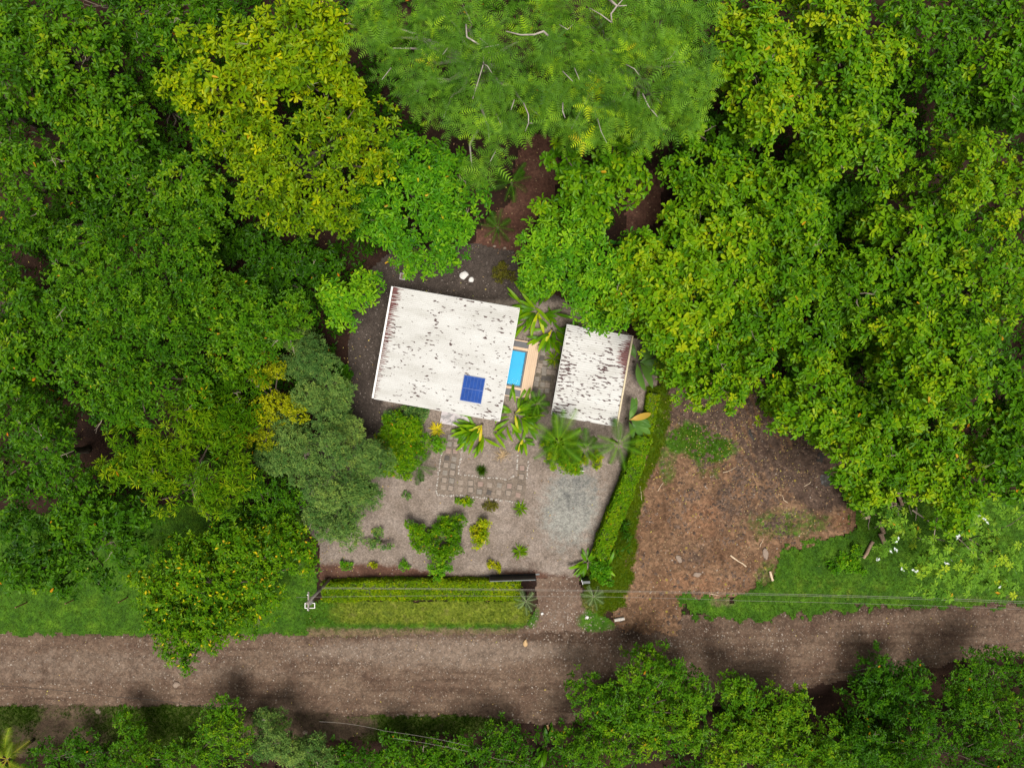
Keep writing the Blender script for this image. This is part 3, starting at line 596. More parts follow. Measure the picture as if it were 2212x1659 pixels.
 ('broadleaf_tree', 'dark low tree on the bottom edge next to the greyish tree', 'small', 3.5, [(740,1650,40),(790,1640,36),(680,1660,30)], None, -.1),
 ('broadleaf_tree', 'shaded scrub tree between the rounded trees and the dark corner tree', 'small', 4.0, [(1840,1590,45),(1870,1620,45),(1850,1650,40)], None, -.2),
 ('broadleaf_tree', 'low dark bush mass beside the bottom corner palm', 'small', 3.0, [(120,1630,40),(180,1620,36),(220,1650,40),(380,1640,34)], None, -.05),
]
for tr in TREES:
    spec = tr[7] if len(tr) > 7 else None
    tree(tr[0], tr[1], tr[2], tr[3], tr[4], tr[5], tr[6], twigs=1 if spec or tr[3] < 7 else 3, old=0.035 if tr[2] == 'flower' else 0.0015, squash=0.45 if tr[2] == 'billow' else 0.8, sub={'billow': 1.0, 'flower': 1.5, 'small': 1.25}.get(tr[2], 1.12))

# ------------------------------------------------------------------ feathery trees: pinnate fronds in flat sprays
def pinnate(C, AX, tint, nl, L, rng, pairs=7):
    n = len(C); a, b = ortho(AX)
    th = rng.random((n, 1)) * 6.283 + np.arange(nl)[None] * 6.283 / nl + rng.normal(0, 0.2, (n, nl))
    pt = np.radians(rng.uniform(-8, 30, (n, nl)))
    rad = np.cos(th)[..., None] * a[:, None] + np.sin(th)[..., None] * b[:, None]
    d = np.cos(pt)[..., None] * rad + np.sin(pt)[..., None] * AX[:, None]
    nn = np.cos(pt)[..., None] * AX[:, None] - np.sin(pt)[..., None] * rad
    s = np.cross(d, nn)
    d, nn, s = [q.reshape(-1, 3) for q in (d, nn, s)]
    m = n * nl; l = L * (1 + rng.normal(0, 0.2, (m, 1)))
    c = np.repeat(C, nl, 0)
    Vs = []
    for i in range(pairs):
        u = 0.18 + 0.8 * i / (pairs - 1); wl = l * 0.30 * math.sin(math.pi * (0.22 + 0.68 * u)) 
        q = c + d * l * u - nn * l * 0.25 * u * u; e = d * l * 0.075
        for sg in (1, -1):
            Vs.append(np.stack([q - e * 0.5, q + e * 0.5, q + s * sg * wl + d * wl * 0.45 - nn * wl * 0.2], 1))
    V = np.stack(Vs, 1).reshape(-1, 3)
    F = np.arange(len(V)).reshape(-1, 3)
    t = (np.repeat(tint, nl) + rng.normal(0, 0.09, m)).clip(0, 1)
    return V, F, np.repeat(t, pairs * 6)
def feathery(label, ztop, blobs, base, polys, seed, bright):
    rng = np.random.default_rng(seed)
    k = dict(rs=(0.75, 1.3), dens=1.6, mu=.45)
    lobes = lobes_of(blobs, ztop, k, rng, 1.15)
    b = P(*base, 0); root = tag(empty('feathery_tree', tuple(b)), label, 'tree')
    C, A, T = shell(lobes, k, rng, .42, 1.0, 0.5)
    A = A + np.array([0, 0, 0.8]); A /= np.linalg.norm(A, axis=1, keepdims=True)
    for (x, y, r) in bright:
        p = P(x, y, ztop - 1); T = np.where(np.hypot(C[:, 0] - p[0], C[:, 1] - p[1]) < R(r, ztop), 0.9, T)
    V, F, T = pinnate(C, A, T, 7, 0.64, rng, 6)
    COUNT[0] += len(F)
    cr = link('crown', np_mesh('crown', V - b, F, M['feather'], {'tint': T}), root); cr['kind'] = 'stuff'
    link('trunk', trunk_mesh('trunk', np.zeros(3), lobes - np.array([b[0], b[1], 0, 0]), ztop, rng, M['bark_pale'], 0.34, 16), root)
    for pl, r0 in polys:
        pts = []
        for i, (zx, zy) in enumerate(pl):
            z = ztop - 0.35 + 0.25 * math.sin(i * 1.3)
            pts.append(P((740 + zx / 2.765) * .9955, (zy / 2.765) * .9955, z) - b)
        MB().tube(pts, np.linspace(r0 * .75, r0 * 0.32, len(pts)), 6).build('branch', M['bark_pale'], root, True)
    return root
BR1 = [([(750,150),(755,225),(830,270),(852,300),(855,385),(835,450),(790,595)], .075), ([(852,290),(890,282),(950,270)], .05), ([(855,385),(880,400),(905,440)], .05), ([(1240,215),(1215,190),(1160,210),(1080,212),(990,190)], .095), ([(1095,620),(1125,690),(1125,740),(1105,790)], .06), ([(1125,740),(1150,742)], .04), ([(930,905),(895,970)], .04), ([(300,410),(245,480)], .04), ([(1040,600),(1020,660)], .05), ([(830,230),(880,270)], .04), ([(640,290),(610,330)], .03)]
BR2 = [([(1600,-10),(1655,40),(1620,85),(1625,140)], .11), ([(1655,40),(1715,35)], .06), ([(1655,40),(1690,0)], .06), ([(1620,135),(1560,90),(1490,50)], .05), ([(1330,620),(1330,670),(1345,710)], .06), ([(1810,565),(1845,640),(1905,710)], .065), ([(1710,390),(1760,415),(1790,455)], .045), ([(1540,715),(1560,790),(1595,860)], .035), ([(1920,370),(1975,350),(2005,310)], .045), ([(1330,430),(1390,490)], .045), ([(1400,410),(1430,480)], .04), ([(1310,150),(1360,180),(1390,150)], .035), ([(2060,375),(1925,375)], .03)]
feathery('tall feathery pale-green tree with bare grey limbs beside the lime trees', 15, [(830,110,75),(800,30,60),(920,50,85),(890,170,75),(1020,40,85),(1000,150,85),(1090,130,75),(1060,230,75),(980,250,60),(1140,40,75),(1105,285,38),(1150,215,66),(1065,355,36),(1045,300,40),(1030,385,26)], (1080, 150), BR1, 501, [(775,105,15),(922,120,12)])
feathery('tall feathery pale-green tree with forked pale limb at the top edge', 15.5, [(1230,60,85),(1250,160,85),(1330,60,80),(1340,170,85),(1430,50,85),(1420,150,85),(1500,40,65),(1500,130,70),(1470,220,65),(1530,160,40),(1380,250,75),(1290,250,75),(1250,300,42),(1190,270,52),(1420,290,36),(1470,265,40)], (1330, 130), BR2, 502, [(1290,175,13),(1255,295,12)])

# ------------------------------------------------------------------ open-crowned pale tree with big palmate leaves above the lawn
def cecropia():
    rng = np.random.default_rng(77); k = KIND['pale']; ztop = 7.5
    blobs = [(1950,1150,50),(2030,1190,62),(2000,1230,48),(2120,1140,60),(2110,1220,60),(2060,1130,50),(2160,1200,55),(2080,1265,30),(2160,1270,36),(1990,1275,26),(2190,1110,50),(1920,1110,34),(2040,1290,18),(1900,1190,26)]
    lobes = lobes_of(blobs, ztop, k, rng, 1.5, 0.25, False)
    b = P(2075, 1150, 0); root = tag(empty('palmate_tree', tuple(b)), 'open pale tree with large round leaves, bare limbs and curled white leaves', 'tree')
    C, A, T = shell(lobes, k, rng, .45, 1.0, 0.6)
    A = A + np.array([0, 0, 1.6]); A /= np.linalg.norm(A, axis=1, keepdims=True)
    V, F, T = rosettes(C, A, T + rng.normal(0, .12, len(T)), 9, .33, .13, (-8, 14), rng, old=0.004, spread=0.012, ljit=0.12, tj=0.03)
    cr = link('crown', np_mesh('crown', V - b, F, M['pale'], {'tint': T}), root); cr['kind'] = 'stuff'
    link('trunk', trunk_mesh('trunk', np.zeros(3), lobes - np.array([b[0], b[1], 0, 0]), ztop, rng, M['bark'], 0.09, 4), root)
    cv = lambda zx, zy, z: P((1760 + zx / 4.788) * .9955, (1000 + zy / 4.788) * .9955, z) - b
    for pl, r0 in [([(1050,510),(1200,610),(1290,670)], .07), ([(1290,670),(1275,800),(1260,930)], .045), ([(1290,660),(1330,530)], .05), ([(1290,670),(1480,770),(1560,830),(1760,1030)], .05), ([(1640,810),(1800,900),(2010,1000)], .05), ([(1600,680),(1760,640)], .035), ([(1255,930),(1210,1000)], .03), ([(1800,900),(1760,960)], .03)]:
        MB().tube([cv(x, y, ztop - 0.7) for x, y in pl], np.linspace(r0, r0 * .5, len(pl)), 6).build('branch', M['twig'], root, True)
    mw = plain('curled_leaf_white', (0.62, 0.66, 0.64), 0.6, 0.15, 8)
    for x, y, n in [(1705,555,3),(1800,600,3),(1520,740,6),(1505,780,5),(860,920,3),(685,1020,2),(915,815,2),(1420,1060,3),(1080,1140,3),(955,1120,2),(1970,1345,1)]:
        for i in range(n):
            c = cv(x + rng.normal(0, 22), y + rng.normal(0, 22), ztop - 0.15 + rng.normal(0, .1)); a = rng.random() * 6.28; L = .26; d = np.array([math.cos(a), math.sin(a), 0]); s = np.array([-d[1], d[0], 0])
            Vv = [c - d * L / 2, c - d * .05 + s * .07 + [0, 0, .06], c + d * L / 2 + [0, 0, .05], c - d * .05 - s * .07 + [0, 0, .06], c + [0, 0, -.02]]
            link('curled_leaf', np_mesh('curled_leaf', Vv, np.array([[0, 4, 1], [1, 4, 2], [2, 4, 3], [3, 4, 0]]), mw), root)
cecropia()

# ------------------------------------------------------------------ undergrowth in the forest
def undergrowth():
    rng = np.random.default_rng(31); n = 26000
    xp = rng.uniform(-80, PW + 80, n); yp = rng.uniform(-80, PH + 80, n)
    X, Y = (xp - PW / 2) * M2, (PH / 2 - yp) * M2
    ok = fbm(X * .28, Y * .28, 5, 4) > -0.28
    for pl in (ROAD_TOP + ROAD_BOT, LOT, YARD, [(-60,1095),(690,1095),(690,1380),(-60,1380)], [(650,1240),(1370,1200),(1370,1380),(650,1380)], [(1380,900),(1450,820),(1450,1000),(1380,1050)], [(1460,1080),(2280,1060),(2280,1330),(1460,1350)], [(-60,1500),(1110,1530),(1110,1580),(600,1605),(-60,1575)], [(1640,1440),(1830,1440),(1830,1560),(1640,1560)],
               [(1030,330),(1200,300),(1200,470),(1130,560),(1010,560)], [(1340,370),(1440,370),(1440,520),(1340,520)], [(930,260),(1060,240),(1060,330),(930,340)], [(1660,1470),(1800,1470),(1800,1560),(1660,1560)]):
        ok &= sdist(X, Y, wpoly(pl)) < -0.5
    X, Y = X[ok], Y[ok]; Z = 0.3 + 3.6 * rng.random(len(X)) * vnoise(X * .4, Y * .4, 3)
    C = np.stack([X, Y, Z], 1); A = rng.normal(0, .35, C.shape); A[:, 2] = 1; A /= np.linalg.norm(A, axis=1, keepdims=True)
    V, F, T = rosettes(C, A, np.full(len(C), .16), 6, .42, .15, (0, 45), rng)
    COUNT[0] += len(F)
    o = link('undergrowth', np_mesh('undergrowth', V, F, M['deep'], {'tint': T}))
    tag(o, 'dark leafy undergrowth filling the gaps beneath the forest crowns', 'undergrowth', kind='stuff')
undergrowth()
# ------------------------------------------------------------------ house and shed
def frame(px, py, z, deg):
    e = P(px, py, z); e[2] = 0; a = math.radians(deg)
    def loc(x, y, zz):
        q = P(x, y, zz) - e
        return np.array([q[0] * math.cos(a) + q[1] * math.sin(a), -q[0] * math.sin(a) + q[1] * math.cos(a), zz])
    return e, a, loc
def roof_mat(name, ref, edge_side, Lu, Lv, fleck, pitch):
    """white-painted corrugated iron: flakes lost along the ribs, most of them at the low eave"""
    m, t, b = new_mat(name)
    co = coord(t, ref)
    sp = t.nodes.new('ShaderNodeSeparateXYZ'); t.links.new(co, sp.inputs[0])
    u, v = sp.outputs[0], sp.outputs[1]
    grime = ramp(t, noise(t, 0.7, 6, 0.6, mapping(t, co, (0.5, 1.6, 1))), [(0.30, (0.395, 0.385, 0.36)), (0.5, (0.475, 0.468, 0.45)), (0.7, (0.53, 0.525, 0.51))])
    fine = noise(t, 3.0, 5, 0.7, mapping(t, co, (0.35, 4.0, 1)))
    c = mixc(t, sstep(t, fine, 0.56, 0.80), grime, (0.42, 0.40, 0.37))
    big = noise(t, 0.55, 3, 0.6, co)
    f1 = noise(t, 1.0, 3, 0.55, mapping(t, co, (2.4, 7.0, 1)))
    lim = math_(t, 'SUBTRACT', fleck, math_(t, 'MULTIPLY', big, 0.46))
    fl = sstep(t, math_(t, 'SUBTRACT', f1, lim), 0.0, 0.025)
    c = mixc(t, fl, c, (0.060, 0.030, 0.028))
    eave = u if edge_side < 0 else math_(t, 'SUBTRACT', Lu, u)
    along = math_(t, 'DIVIDE', math_(t, 'MULTIPLY', v, -1.0), Lv)
    if edge_side < 0:
        wid = math_(t, 'SUBTRACT', 0.46, math_(t, 'MULTIPLY', along, 0.48))
    else:
        wid = math_(t, 'SUBTRACT', 0.85, math_(t, 'MULTIPLY', math_(t, 'ABSOLUTE', math_(t, 'SUBTRACT', along, 0.22)), 3.6))
    comb = math_(t, 'SINE', math_(t, 'MULTIPLY', v, 2 * math.pi / pitch))
    en = noise(t, 1.0, 4, 0.7, mapping(t, co, (1.2, 8.0, 1)))
    e = math_(t, 'SUBTRACT', wid, eave)
    e = math_(t, 'ADD', e, math_(t, 'MULTIPLY', comb, 0.24))
    e = math_(t, 'ADD', e, math_(t, 'MULTIPLY', math_(t, 'SUBTRACT', en, 0.5), 2.2))
    c = mixc(t, sstep(t, e, 0.02, 0.10), c, ramp(t, noise(t, 5, 3, 0.6, co), [(0.3, (0.085, 0.030, 0.030)), (0.7, (0.16, 0.060, 0.055))]))
    t.links.new(c, b.inputs['Base Color']); b.inputs['Roughness'].default_value = 0.5; b.inputs['Specular IOR Level'].default_value = 0.3
    return m
def corrugated(root, Lu, Lv, z0, z1, rows, cols, pitch, amp, mat):
    sw, sl_ = Lv / rows, Lu / cols; slope = (z1 - z0) / Lu
    n = int(sw / pitch * 8) + 1
    for first in (True,):
        ys = np.linspace(0, sw + 0.05, n); prof = amp * np.sin(ys * 2 * math.pi / pitch)
        lap = 0.12
        V = [];
        for x in (0, sl_ + lap):
            for y, h in zip(ys, prof): V.append((x, -y, slope * x + h))
        nn = len(ys)
        F = [[i, nn + i, nn + i + 1, i + 1] for i in range(nn - 1)]
        me = np_mesh('roof_sheet', V, np.array(F)[:, ::-1], mat, smooth=True)
    for r in range(rows):
        for c in range(cols):
            x0 = c * sl_ - (0.06 if c else 0.0)
            o = link('roof_sheet', me, root, loc=(x0, -r * sw, z0 + slope * x0 - 0.006 * c + 0.0025 * (r % 2)))
            if c == cols - 1: o.scale.x = (Lu - x0) / (sl_ + lap)
M['wall'] = plain('wall_paint', (0.55, 0.50, 0.42), 0.85, 0.1, 2)
M['trim'] = plain('white_trim', (0.72, 0.71, 0.69), 0.5, 0.1, 3)
M['glass'] = plain('window_glass', (0.03, 0.04, 0.045), 0.08, 0.1, 2, spec=0.8)
M['wood'] = plain('door_wood', (0.17, 0.09, 0.045), 0.6, 0.3, 6, stretch=(1, 1, .1))
M['dark_metal'] = plain('dark_metal', (0.018, 0.024, 0.026), 0.45, 0.3, 5, metal=0.3)
M['conc'] = plain('concrete', (0.36, 0.33, 0.33), 0.85, 0.25, 2.5, bmp=0.2)
HE, HA, hl = frame(850, 620, 3.0, -10.0)
house = tag(empty('house', tuple(HE), HA), 'house with large white corrugated roof flecked with rust-dark flakes', 'house')
HLu = np.linalg.norm((hl(1122, 668, 3.45) - hl(850, 620, 3.0))[:2]); HLv = np.linalg.norm((hl(808, 860, 3.0) - hl(850, 620, 3.0))[:2])
ref = link('roof', MB().box((HLu / 2, -HLv / 2, 2.93), (HLu - 0.3, HLv - 0.3, 0.05)).mesh('roof', M['trim']), house)
rm = roof_mat('white_roof_paint', house, -1, HLu, HLv, 0.862, 0.13)
corrugated(house, HLu, HLv, 3.02, 3.45, 10, 3, 0.1356, 0.008, rm)
MB().box((-0.09, -HLv / 2, 2.96), (0.13, HLv + 0.04, 0.10)).build('gutter', M['trim'], house)
MB().box((HLu + 0.012, -HLv / 2, 3.36), (0.02, HLv, 0.16)).build('fascia_board', M['trim'], house)
for yy in (0.012, -HLv - 0.062):
    V = [(0, yy, 2.92), (HLu, yy, 3.30), (HLu, yy, 3.42), (0, yy, 3.00)]
    V += [(x, y + 0.02, z) for x, y, z in V]
    MB().add(V, [[0,1,2,3],[7,6,5,4],[0,4,5,1],[1,5,6,2],[2,6,7,3],[3,7,4,0]]).build('barge_board', M['trim'], house)
for (c, d) in [((HLu/2, -0.7, 1.45), (HLu-1.6, .15, 2.9)), ((HLu/2, -HLv+0.7, 1.45), (HLu-1.6, .15, 2.9)), ((0.72, -HLv/2, 1.45), (.15, HLv-1.55, 2.9)), ((HLu-1.5, -HLv/2, 1.45), (.15, HLv-1.55, 2.9))]:
    MB().box(c, d).build('wall', M['wall'], house)
dr = MB().box((5.1, -HLv+0.60, 1.05), (.95, .06, 2.1)).build('door', M['wood'], house)
MB().box((5.45, -HLv+0.53, 1.0), (.04, .08, .16)).build('handle', M['dark_metal'], dr)
for x in (2.2, 7.0):
    wn = MB().box((x, -HLv+0.60, 1.5), (1.3, .06, 1.1)).build('window', M['trim'], house)
    MB().box((x, -HLv+0.56, 1.5), (1.15, .03, .95)).build('pane', M['glass'], wn)
for yy in (-2.6, -5.4):
    wn = MB().box((0.62, yy, 1.5), (.06, 1.3, 1.1)).build('window', M['trim'], house)
    MB().box((0.58, yy, 1.5), (.03, 1.15, .95)).build('pane', M['glass'], wn)
# solar panel on the roof
def hworld(x, y, z):
    return (HE[0] + x * math.cos(HA) - y * math.sin(HA), HE[1] + x * math.sin(HA) + y * math.cos(HA), z)
a = hl(1003.8, 810.4, 3.45); b_ = hl(1038.3, 871.9, 3.45); cc = (a + b_) / 2
sp_slope = -math.atan2(0.43, HLu)
sol = empty('solar_panel', hworld(cc[0], cc[1], 3.02 + 0.43 / HLu * cc[0] + 0.03), HA); sol.rotation_euler = (0, sp_slope, HA)
tag(sol, 'blue two-section solar panel on the white house roof', 'solar panel')
m, t, bs = new_mat('solar_blue'); co = coord(t)
c1 = ramp(t, noise(t, 3, 4, 0.6, co), [(0.3, (0.006, 0.040, 0.20)), (0.7, (0.012, 0.062, 0.29))])
t.links.new(c1, bs.inputs['Base Color']); bs.inputs['Roughness'].default_value = 0.55; bs.inputs['Specular IOR Level'].default_value = 0.12
M['solar'] = m
sw_, sh_ = 1.50, 1.80
for i in (-1, 1):
    pn = MB().box((0, i * sh_ / 4, 0.05), (sw_ - 0.04, sh_ / 2 - 0.03, 0.05)).build('panel', M['solar'], sol)
    for k_ in range(5):
        MB().box((-sw_ / 2 + sw_ * (k_ + 1) / 6, i * sh_ / 4, 0.0765), (0.012, sh_ / 2 - 0.08, 0.003)).build('tube_rib', plain('solar_rib', (0.025, 0.08, 0.27), 0.4, 0.1) if k_ == 0 and i == -1 else bpy.data.materials['solar_rib'], pn)
fm = MB()
for sx in (-1, 1): fm.box((sx * sw_ / 2, 0, 0.045), (0.035, sh_ + 0.03, 0.075))
for sy in (-1, 1): fm.box((0, sy * sh_ / 2, 0.045), (sw_, 0.035, 0.072))
fm.box((0, 0, 0.05), (sw_ - 0.04, 0.03, 0.055))
fm.build('frame', plain('solar_frame', (0.04, 0.09, 0.30), 0.4, 0.15), sol)
for sx in (-.5, .5): MB().box((sx, 0, 0.0), (0.05, sh_ * .9, 0.03)).build('rail', M['trim'], sol)

SE, SA, shl = frame(1226, 700.4, 2.95, -10.0)
shed = tag(empty('shed', tuple(SE), SA), 'open shed with white corrugated roof badly flaked to dark red along one eave', 'shed')
SLu = np.linalg.norm((shl(1365, 724, 2.7) - shl(1226, 700.4, 2.95))[:2]); SLv = np.linalg.norm((shl(1190, 895.7, 2.95) - shl(1226, 700.4, 2.95))[:2])
rm2 = roof_mat('white_shed_roof_paint', shed, 1, SLu, SLv, 0.805, 0.15)
corrugated(shed, SLu, SLv, 2.95, 2.68, 8, 2, 0.1625, 0.010, rm2)
MB().box((SLu + 0.09, -SLv / 2, 2.60), (0.12, SLv + 0.04, 0.10)).build('gutter', plain('cream_gutter', (0.50, 0.42, 0.27), 0.6, 0.2), shed)
MB().box((-0.03, -SLv / 2, 2.88), (0.025, SLv, 0.14)).build('fascia_board', M['trim'], shed)
for x in (0.35, SLu - 0.4):
    for y in (-0.4, -SLv / 2, -SLv + 0.4): MB().box((x, y, 1.32), (.12, .12, 2.64)).build('post', M['wood'], shed)
MB().box((SLu / 2, -0.25, 1.3), (SLu - 0.6, .12, 2.6)).build('wall', M['wall'], shed)
MB().box((SLu / 2, -SLv / 2, 2.60), (SLu - 0.6, .1, .12)).build('beam', M['wood'], shed)
MB().box((SLu / 2, -SLv / 2, 0.06), (SLu - 0.5, SLv - 0.4, .12)).build('floor_slab', M['conc'], shed)

# concrete slab at the door
a = hl(953, 890, .1); b_ = hl(1014, 919, .1)
sl_e = tag(empty('concrete_slab', hworld((a[0] + b_[0]) / 2, (a[1] + b_[1]) / 2, 0.06), HA), 'stained lilac-grey concrete doorstep slab below the house roof', 'slab')
msl, t, bs = new_mat('stained_concrete'); co = coord(t)
t.links.new(mixc(t, sstep(t, noise(t, 1.1, 5, 0.6, co, dist=1.5), 0.48, 0.56), (0.44, 0.40, 0.41), (0.25, 0.235, 0.24)), bs.inputs['Base Color']); bs.inputs['Roughness'].default_value = 0.8
MB().box((0, 0.35, 0.06), (2.2, 1.75, 0.12)).build('slab_top', msl, sl_e)

# ------------------------------------------------------------------ pool, deck, pavers
M['deck'] = plain('tan_deck', (0.56, 0.40, 0.27), 0.7, 0.10, 4, stretch=(1, .15, 1))
M['coping'] = plain('dark_coping', (0.028, 0.036, 0.045), 0.45, 0.2, 6)
M['slate'] = plain('dark_panel', (0.050, 0.048, 0.053), 0.5, 0.25, 4)
DZ = 0.34
q1 = hl(1107, 755.7, DZ); q2 = hl(1137.9, 760.6, DZ); q3 = hl(1123.8, 836.2, DZ)
d1 = hl(1167, 739.5, DZ); d2 = hl(1146, 861, DZ); d3 = hl(1144, 740, DZ)
px0, px1 = q1[0] - 0.9, q2[0]; py0, py1 = (q1[1] + q2[1]) / 2, q3[1]
pool = tag(empty('plunge_pool', hworld((px0 + px1) / 2, (py0 + py1) / 2, 0), HA), 'small rectangular turquoise plunge pool half under the house roof', 'pool')
pw, ph = px1 - px0, py0 - py1
mpf = plain('pool_tile', (0.07, 0.40, 0.62), 0.4, 0.06, 1.2)
MB().box((0, 0, 0.10), (pw, ph, 0.06)).build('basin_floor', mpf, pool)
for s_ in (-1, 1):
    MB().box((s_ * (pw / 2 + 0.001), 0, 0.21), (0.10, ph + 0.1, 0.30)).build('coping', M['coping'], pool)
    MB().box((0, s_ * (ph / 2 + 0.001), 0.2105), (pw - 0.1, 0.10, 0.30)).build('coping', M['coping'], pool)
mw_, t, bs = new_mat('pool_water')
tr = t.nodes.new('ShaderNodeBsdfTransparent'); tr.inputs[0].default_value = (0.45, 0.86, 0.95, 1)
gl = t.nodes.new('ShaderNodeBsdfGlossy'); gl.inputs['Roughness'].default_value = 0.06
fr = t.nodes.new('ShaderNodeFresnel'); fr.inputs[0].default_value = 1.33
bn = t.nodes.new('ShaderNodeBump'); bn.inputs['Strength'].default_value = 0.05; bn.inputs['Distance'].default_value = 0.05
t.links.new(noise(t, 5, 3, 0.5, coord(t)), bn.inputs['Height']); t.links.new(bn.outputs[0], gl.inputs['Normal'])
mx = t.nodes.new('ShaderNodeMixShader'); t.links.new(fr.outputs[0], mx.inputs[0]); t.links.new(tr.outputs[0], mx.inputs[1]); t.links.new(gl.outputs[0], mx.inputs[2])
t.links.new(mx.outputs[0], t.nodes['Material Output'].inputs[0])
link('water', np_mesh('water', [(-pw/2+.05, -ph/2+.05, .31), (pw/2-.05, -ph/2+.05, .31), (pw/2-.05, ph/2-.05, .31), (-pw/2+.05, ph/2-.05, .31)], np.array([[0, 1, 2, 3]]), mw_), pool)
deck = tag(empty('pool_deck', hworld((d3[0] + d1[0]) / 2, (d1[1] + d2[1]) / 2, 0), HA), 'pale tan plank deck framing the plunge pool', 'deck')
ox, oy = (d3[0] + d1[0]) / 2, (d1[1] + d2[1]) / 2
dx0 = px1 + 0.07; dx1 = d1[0]; dy0 = max(d1[1], d3[1]); dy1 = d2[1]; nb = 6; bw = (dx1 - dx0) / nb
for i in range(nb):
    MB().box((dx0 + bw * (i + .5) - ox, (dy0 + dy1) / 2 - oy, DZ - 0.02 + 0.0015 * (i % 3)), (bw - 0.008, dy0 - dy1, 0.05)).build('plank', M['deck'], deck)
bx0 = px0 - 0.2
def cross(y0, y1, name='plank', mat=None, z=DZ - 0.02, h=0.05):
    MB().box(((bx0 + dx0) / 2 - 0.006 - ox, (y0 + y1) / 2 - oy, z), (dx0 - bx0 - 0.012, y0 - y1, h)).build(name, mat or M['deck'], deck)
up, lo = py0 + 0.07, py1 - 0.07
cross(up + 0.20, up); cross(up + 0.74, up + 0.66); cross(lo, lo - 0.18); cross(lo - 0.70, lo - 0.76)
cross(up + 0.655, up + 0.205, 'dark_panel', M['slate'], DZ - 0.045); cross(lo - 0.185, lo - 0.695, 'dark_panel', M['slate'], DZ - 0.045)
for x_ in (dx0 + .1, dx1 - .1):
    for y_ in np.linspace(dy1 + .1, dy0 - .1, 4): MB().box((x_ - ox, y_ - oy, 0.145), (.09, .09, .29)).build('post', M['wood'], deck)

PAV = [plain('paver_tan', (0.23, 0.185, 0.15), .9, .2, 5, bmp=.3), plain('paver_grey', (0.19, 0.165, 0.14), .9, .25, 5, bmp=.3), plain('paver_pink', (0.24, 0.17, 0.14), .9, .15, 5, bmp=.3), plain('paver_dark', (0.075, 0.064, 0.056), .9, .25, 5, bmp=.3)]
def paver_mesh(mat):
    V = [(-.19,-.19,0),(.19,-.19,0),(.19,.19,0),(-.19,.19,0),(-.19,-.19,.025),(.19,-.19,.025),(.19,.19,.025),(-.19,.19,.025),(-.17,-.17,.04),(.17,-.17,.04),(.17,.17,.04),(-.17,.17,.04)]
    F = [[0,1,5,4],[1,2,6,5],[2,3,7,6],[3,0,4,7],[4,5,9,8],[5,6,10,9],[6,7,11,10],[7,4,8,11],[8,9,10,11]]
    return MB().add(V, F).mesh('paver', mat)
PM = [paver_mesh(m_) for m_ in PAV]
z3 = lambda x, y: ((920 + x / 6.913) * .9955, (860 + y / 6.913) * .9955)
bedpoly = [z3(*q) for q in [(330,520),(540,520),(560,800),(530,1050),(515,1175),(900,1215),(1260,1245),(1390,1200),(1390,980),(1420,800),(1580,800),(1560,1000),(1545,1240),(1500,1590),(1000,1530),(600,1490),(185,1470),(190,1370),(215,1200),(255,960),(290,700)]]
path = sheet('garden_path', bedpoly, 0.066, soil_mat('path_gravel', [(0.3, (0.14, 0.11, 0.085)), (0.7, (0.20, 0.16, 0.13))], grain=12, grain_amt=.45), 0.1, 0.05, 1.5, label='gravel garden path laid with square pavers and edged in white stones', cat='path')
prng = np.random.default_rng(5)
JM = MB().box((0, 0, 0), (.47, .47, .012)).mesh('joint', plain('joint_soil', (0.095, 0.080, 0.066), .95, .3, 8))
for (x, y, mi) in [(365,820,2),(470,825,2),(345,925,3),(450,940,1),(330,1030,0),(435,1045,1),(315,1145,1),(425,1145,0),(305,1255,0),(415,1265,1),(290,1365,0),(400,1375,0),(550,1290,0),(545,1395,0),(700,1300,0),(700,1400,0),(845,1315,2),(830,1430,1),(985,1330,0),(975,1440,3),(1130,1335,1),(1120,1440,0),(1280,1345,2),(1265,1450,0),(1435,1365,0),(1410,1480,2),(1460,1205,0),(1470,1075,2),(380,715,1),(480,720,0),(395,610,1),(490,615,1)]:
    p = P(*z3(x, y), 0.07); rz_ = HA + prng.normal(0, .08); (prng.random() < .65) and link('joint', JM, path, (p[0], p[1], 0.072), (0, 0, rz_), .98); link('paver', PM[mi], path, (p[0], p[1], 0.072), (prng.normal(0, .02), prng.normal(0, .02), rz_), 0.98)
def rock_mesh(name, mat, seed, flat=0.7, sub=1):
    import bmesh
    bm = bmesh.new(); bmesh.ops.create_icosphere(bm, subdivisions=sub, radius=1)
    r = np.random.default_rng(seed)
    for v in bm.verts:
        k_ = 1 + r.normal(0, .13); v.co = Vector((v.co.x * k_, v.co.y * k_, v.co.z * k_ * flat))
    me = bpy.data.meshes.new(name); bm.to_mesh(me); bm.free(); me.materials.append(mat); me.polygons.foreach_set('use_smooth', np.ones(len(me.polygons), bool))
    return me
M['whitestone'] = plain('white_stone', (0.42, 0.385, 0.35), .8, .2, 4)
EM = [rock_mesh('edging_stone', M['whitestone'], i) for i in range(4)]
for pl in [[(285,740),(270,830),(245,960),(215,1200),(190,1370),(190,1470)],[(190,1475),(600,1490),(900,1520),(1200,1560),(1480,1590)],[(570,740),(555,880),(530,1050),(518,1170),(700,1190),(900,1215),(1100,1225),(1260,1250)],[(1270,1240),(1320,1195),(1390,1205)],[(1410,870),(1400,980),(1385,1120)],[(1565,970),(1550,1100),(1540,1250)]]:
    for (a, b_) in zip(pl[:-1], pl[1:]):
        A_, B_ = P(*z3(*a)), P(*z3(*b_)); n = max(1, int(np.linalg.norm(B_ - A_) / 0.155))
        for i in range(n):
            p = A_ + (B_ - A_) * (i + prng.random() * .5) / n; s_ = prng.uniform(.042, .088)
            link('edging_stone', EM[prng.integers(4)], path, (p[0] + prng.normal(0, .025), p[1] + prng.normal(0, .025), .075), (0, 0, prng.random() * 6), (s_ * prng.uniform(.9, 1.4), s_, s_))
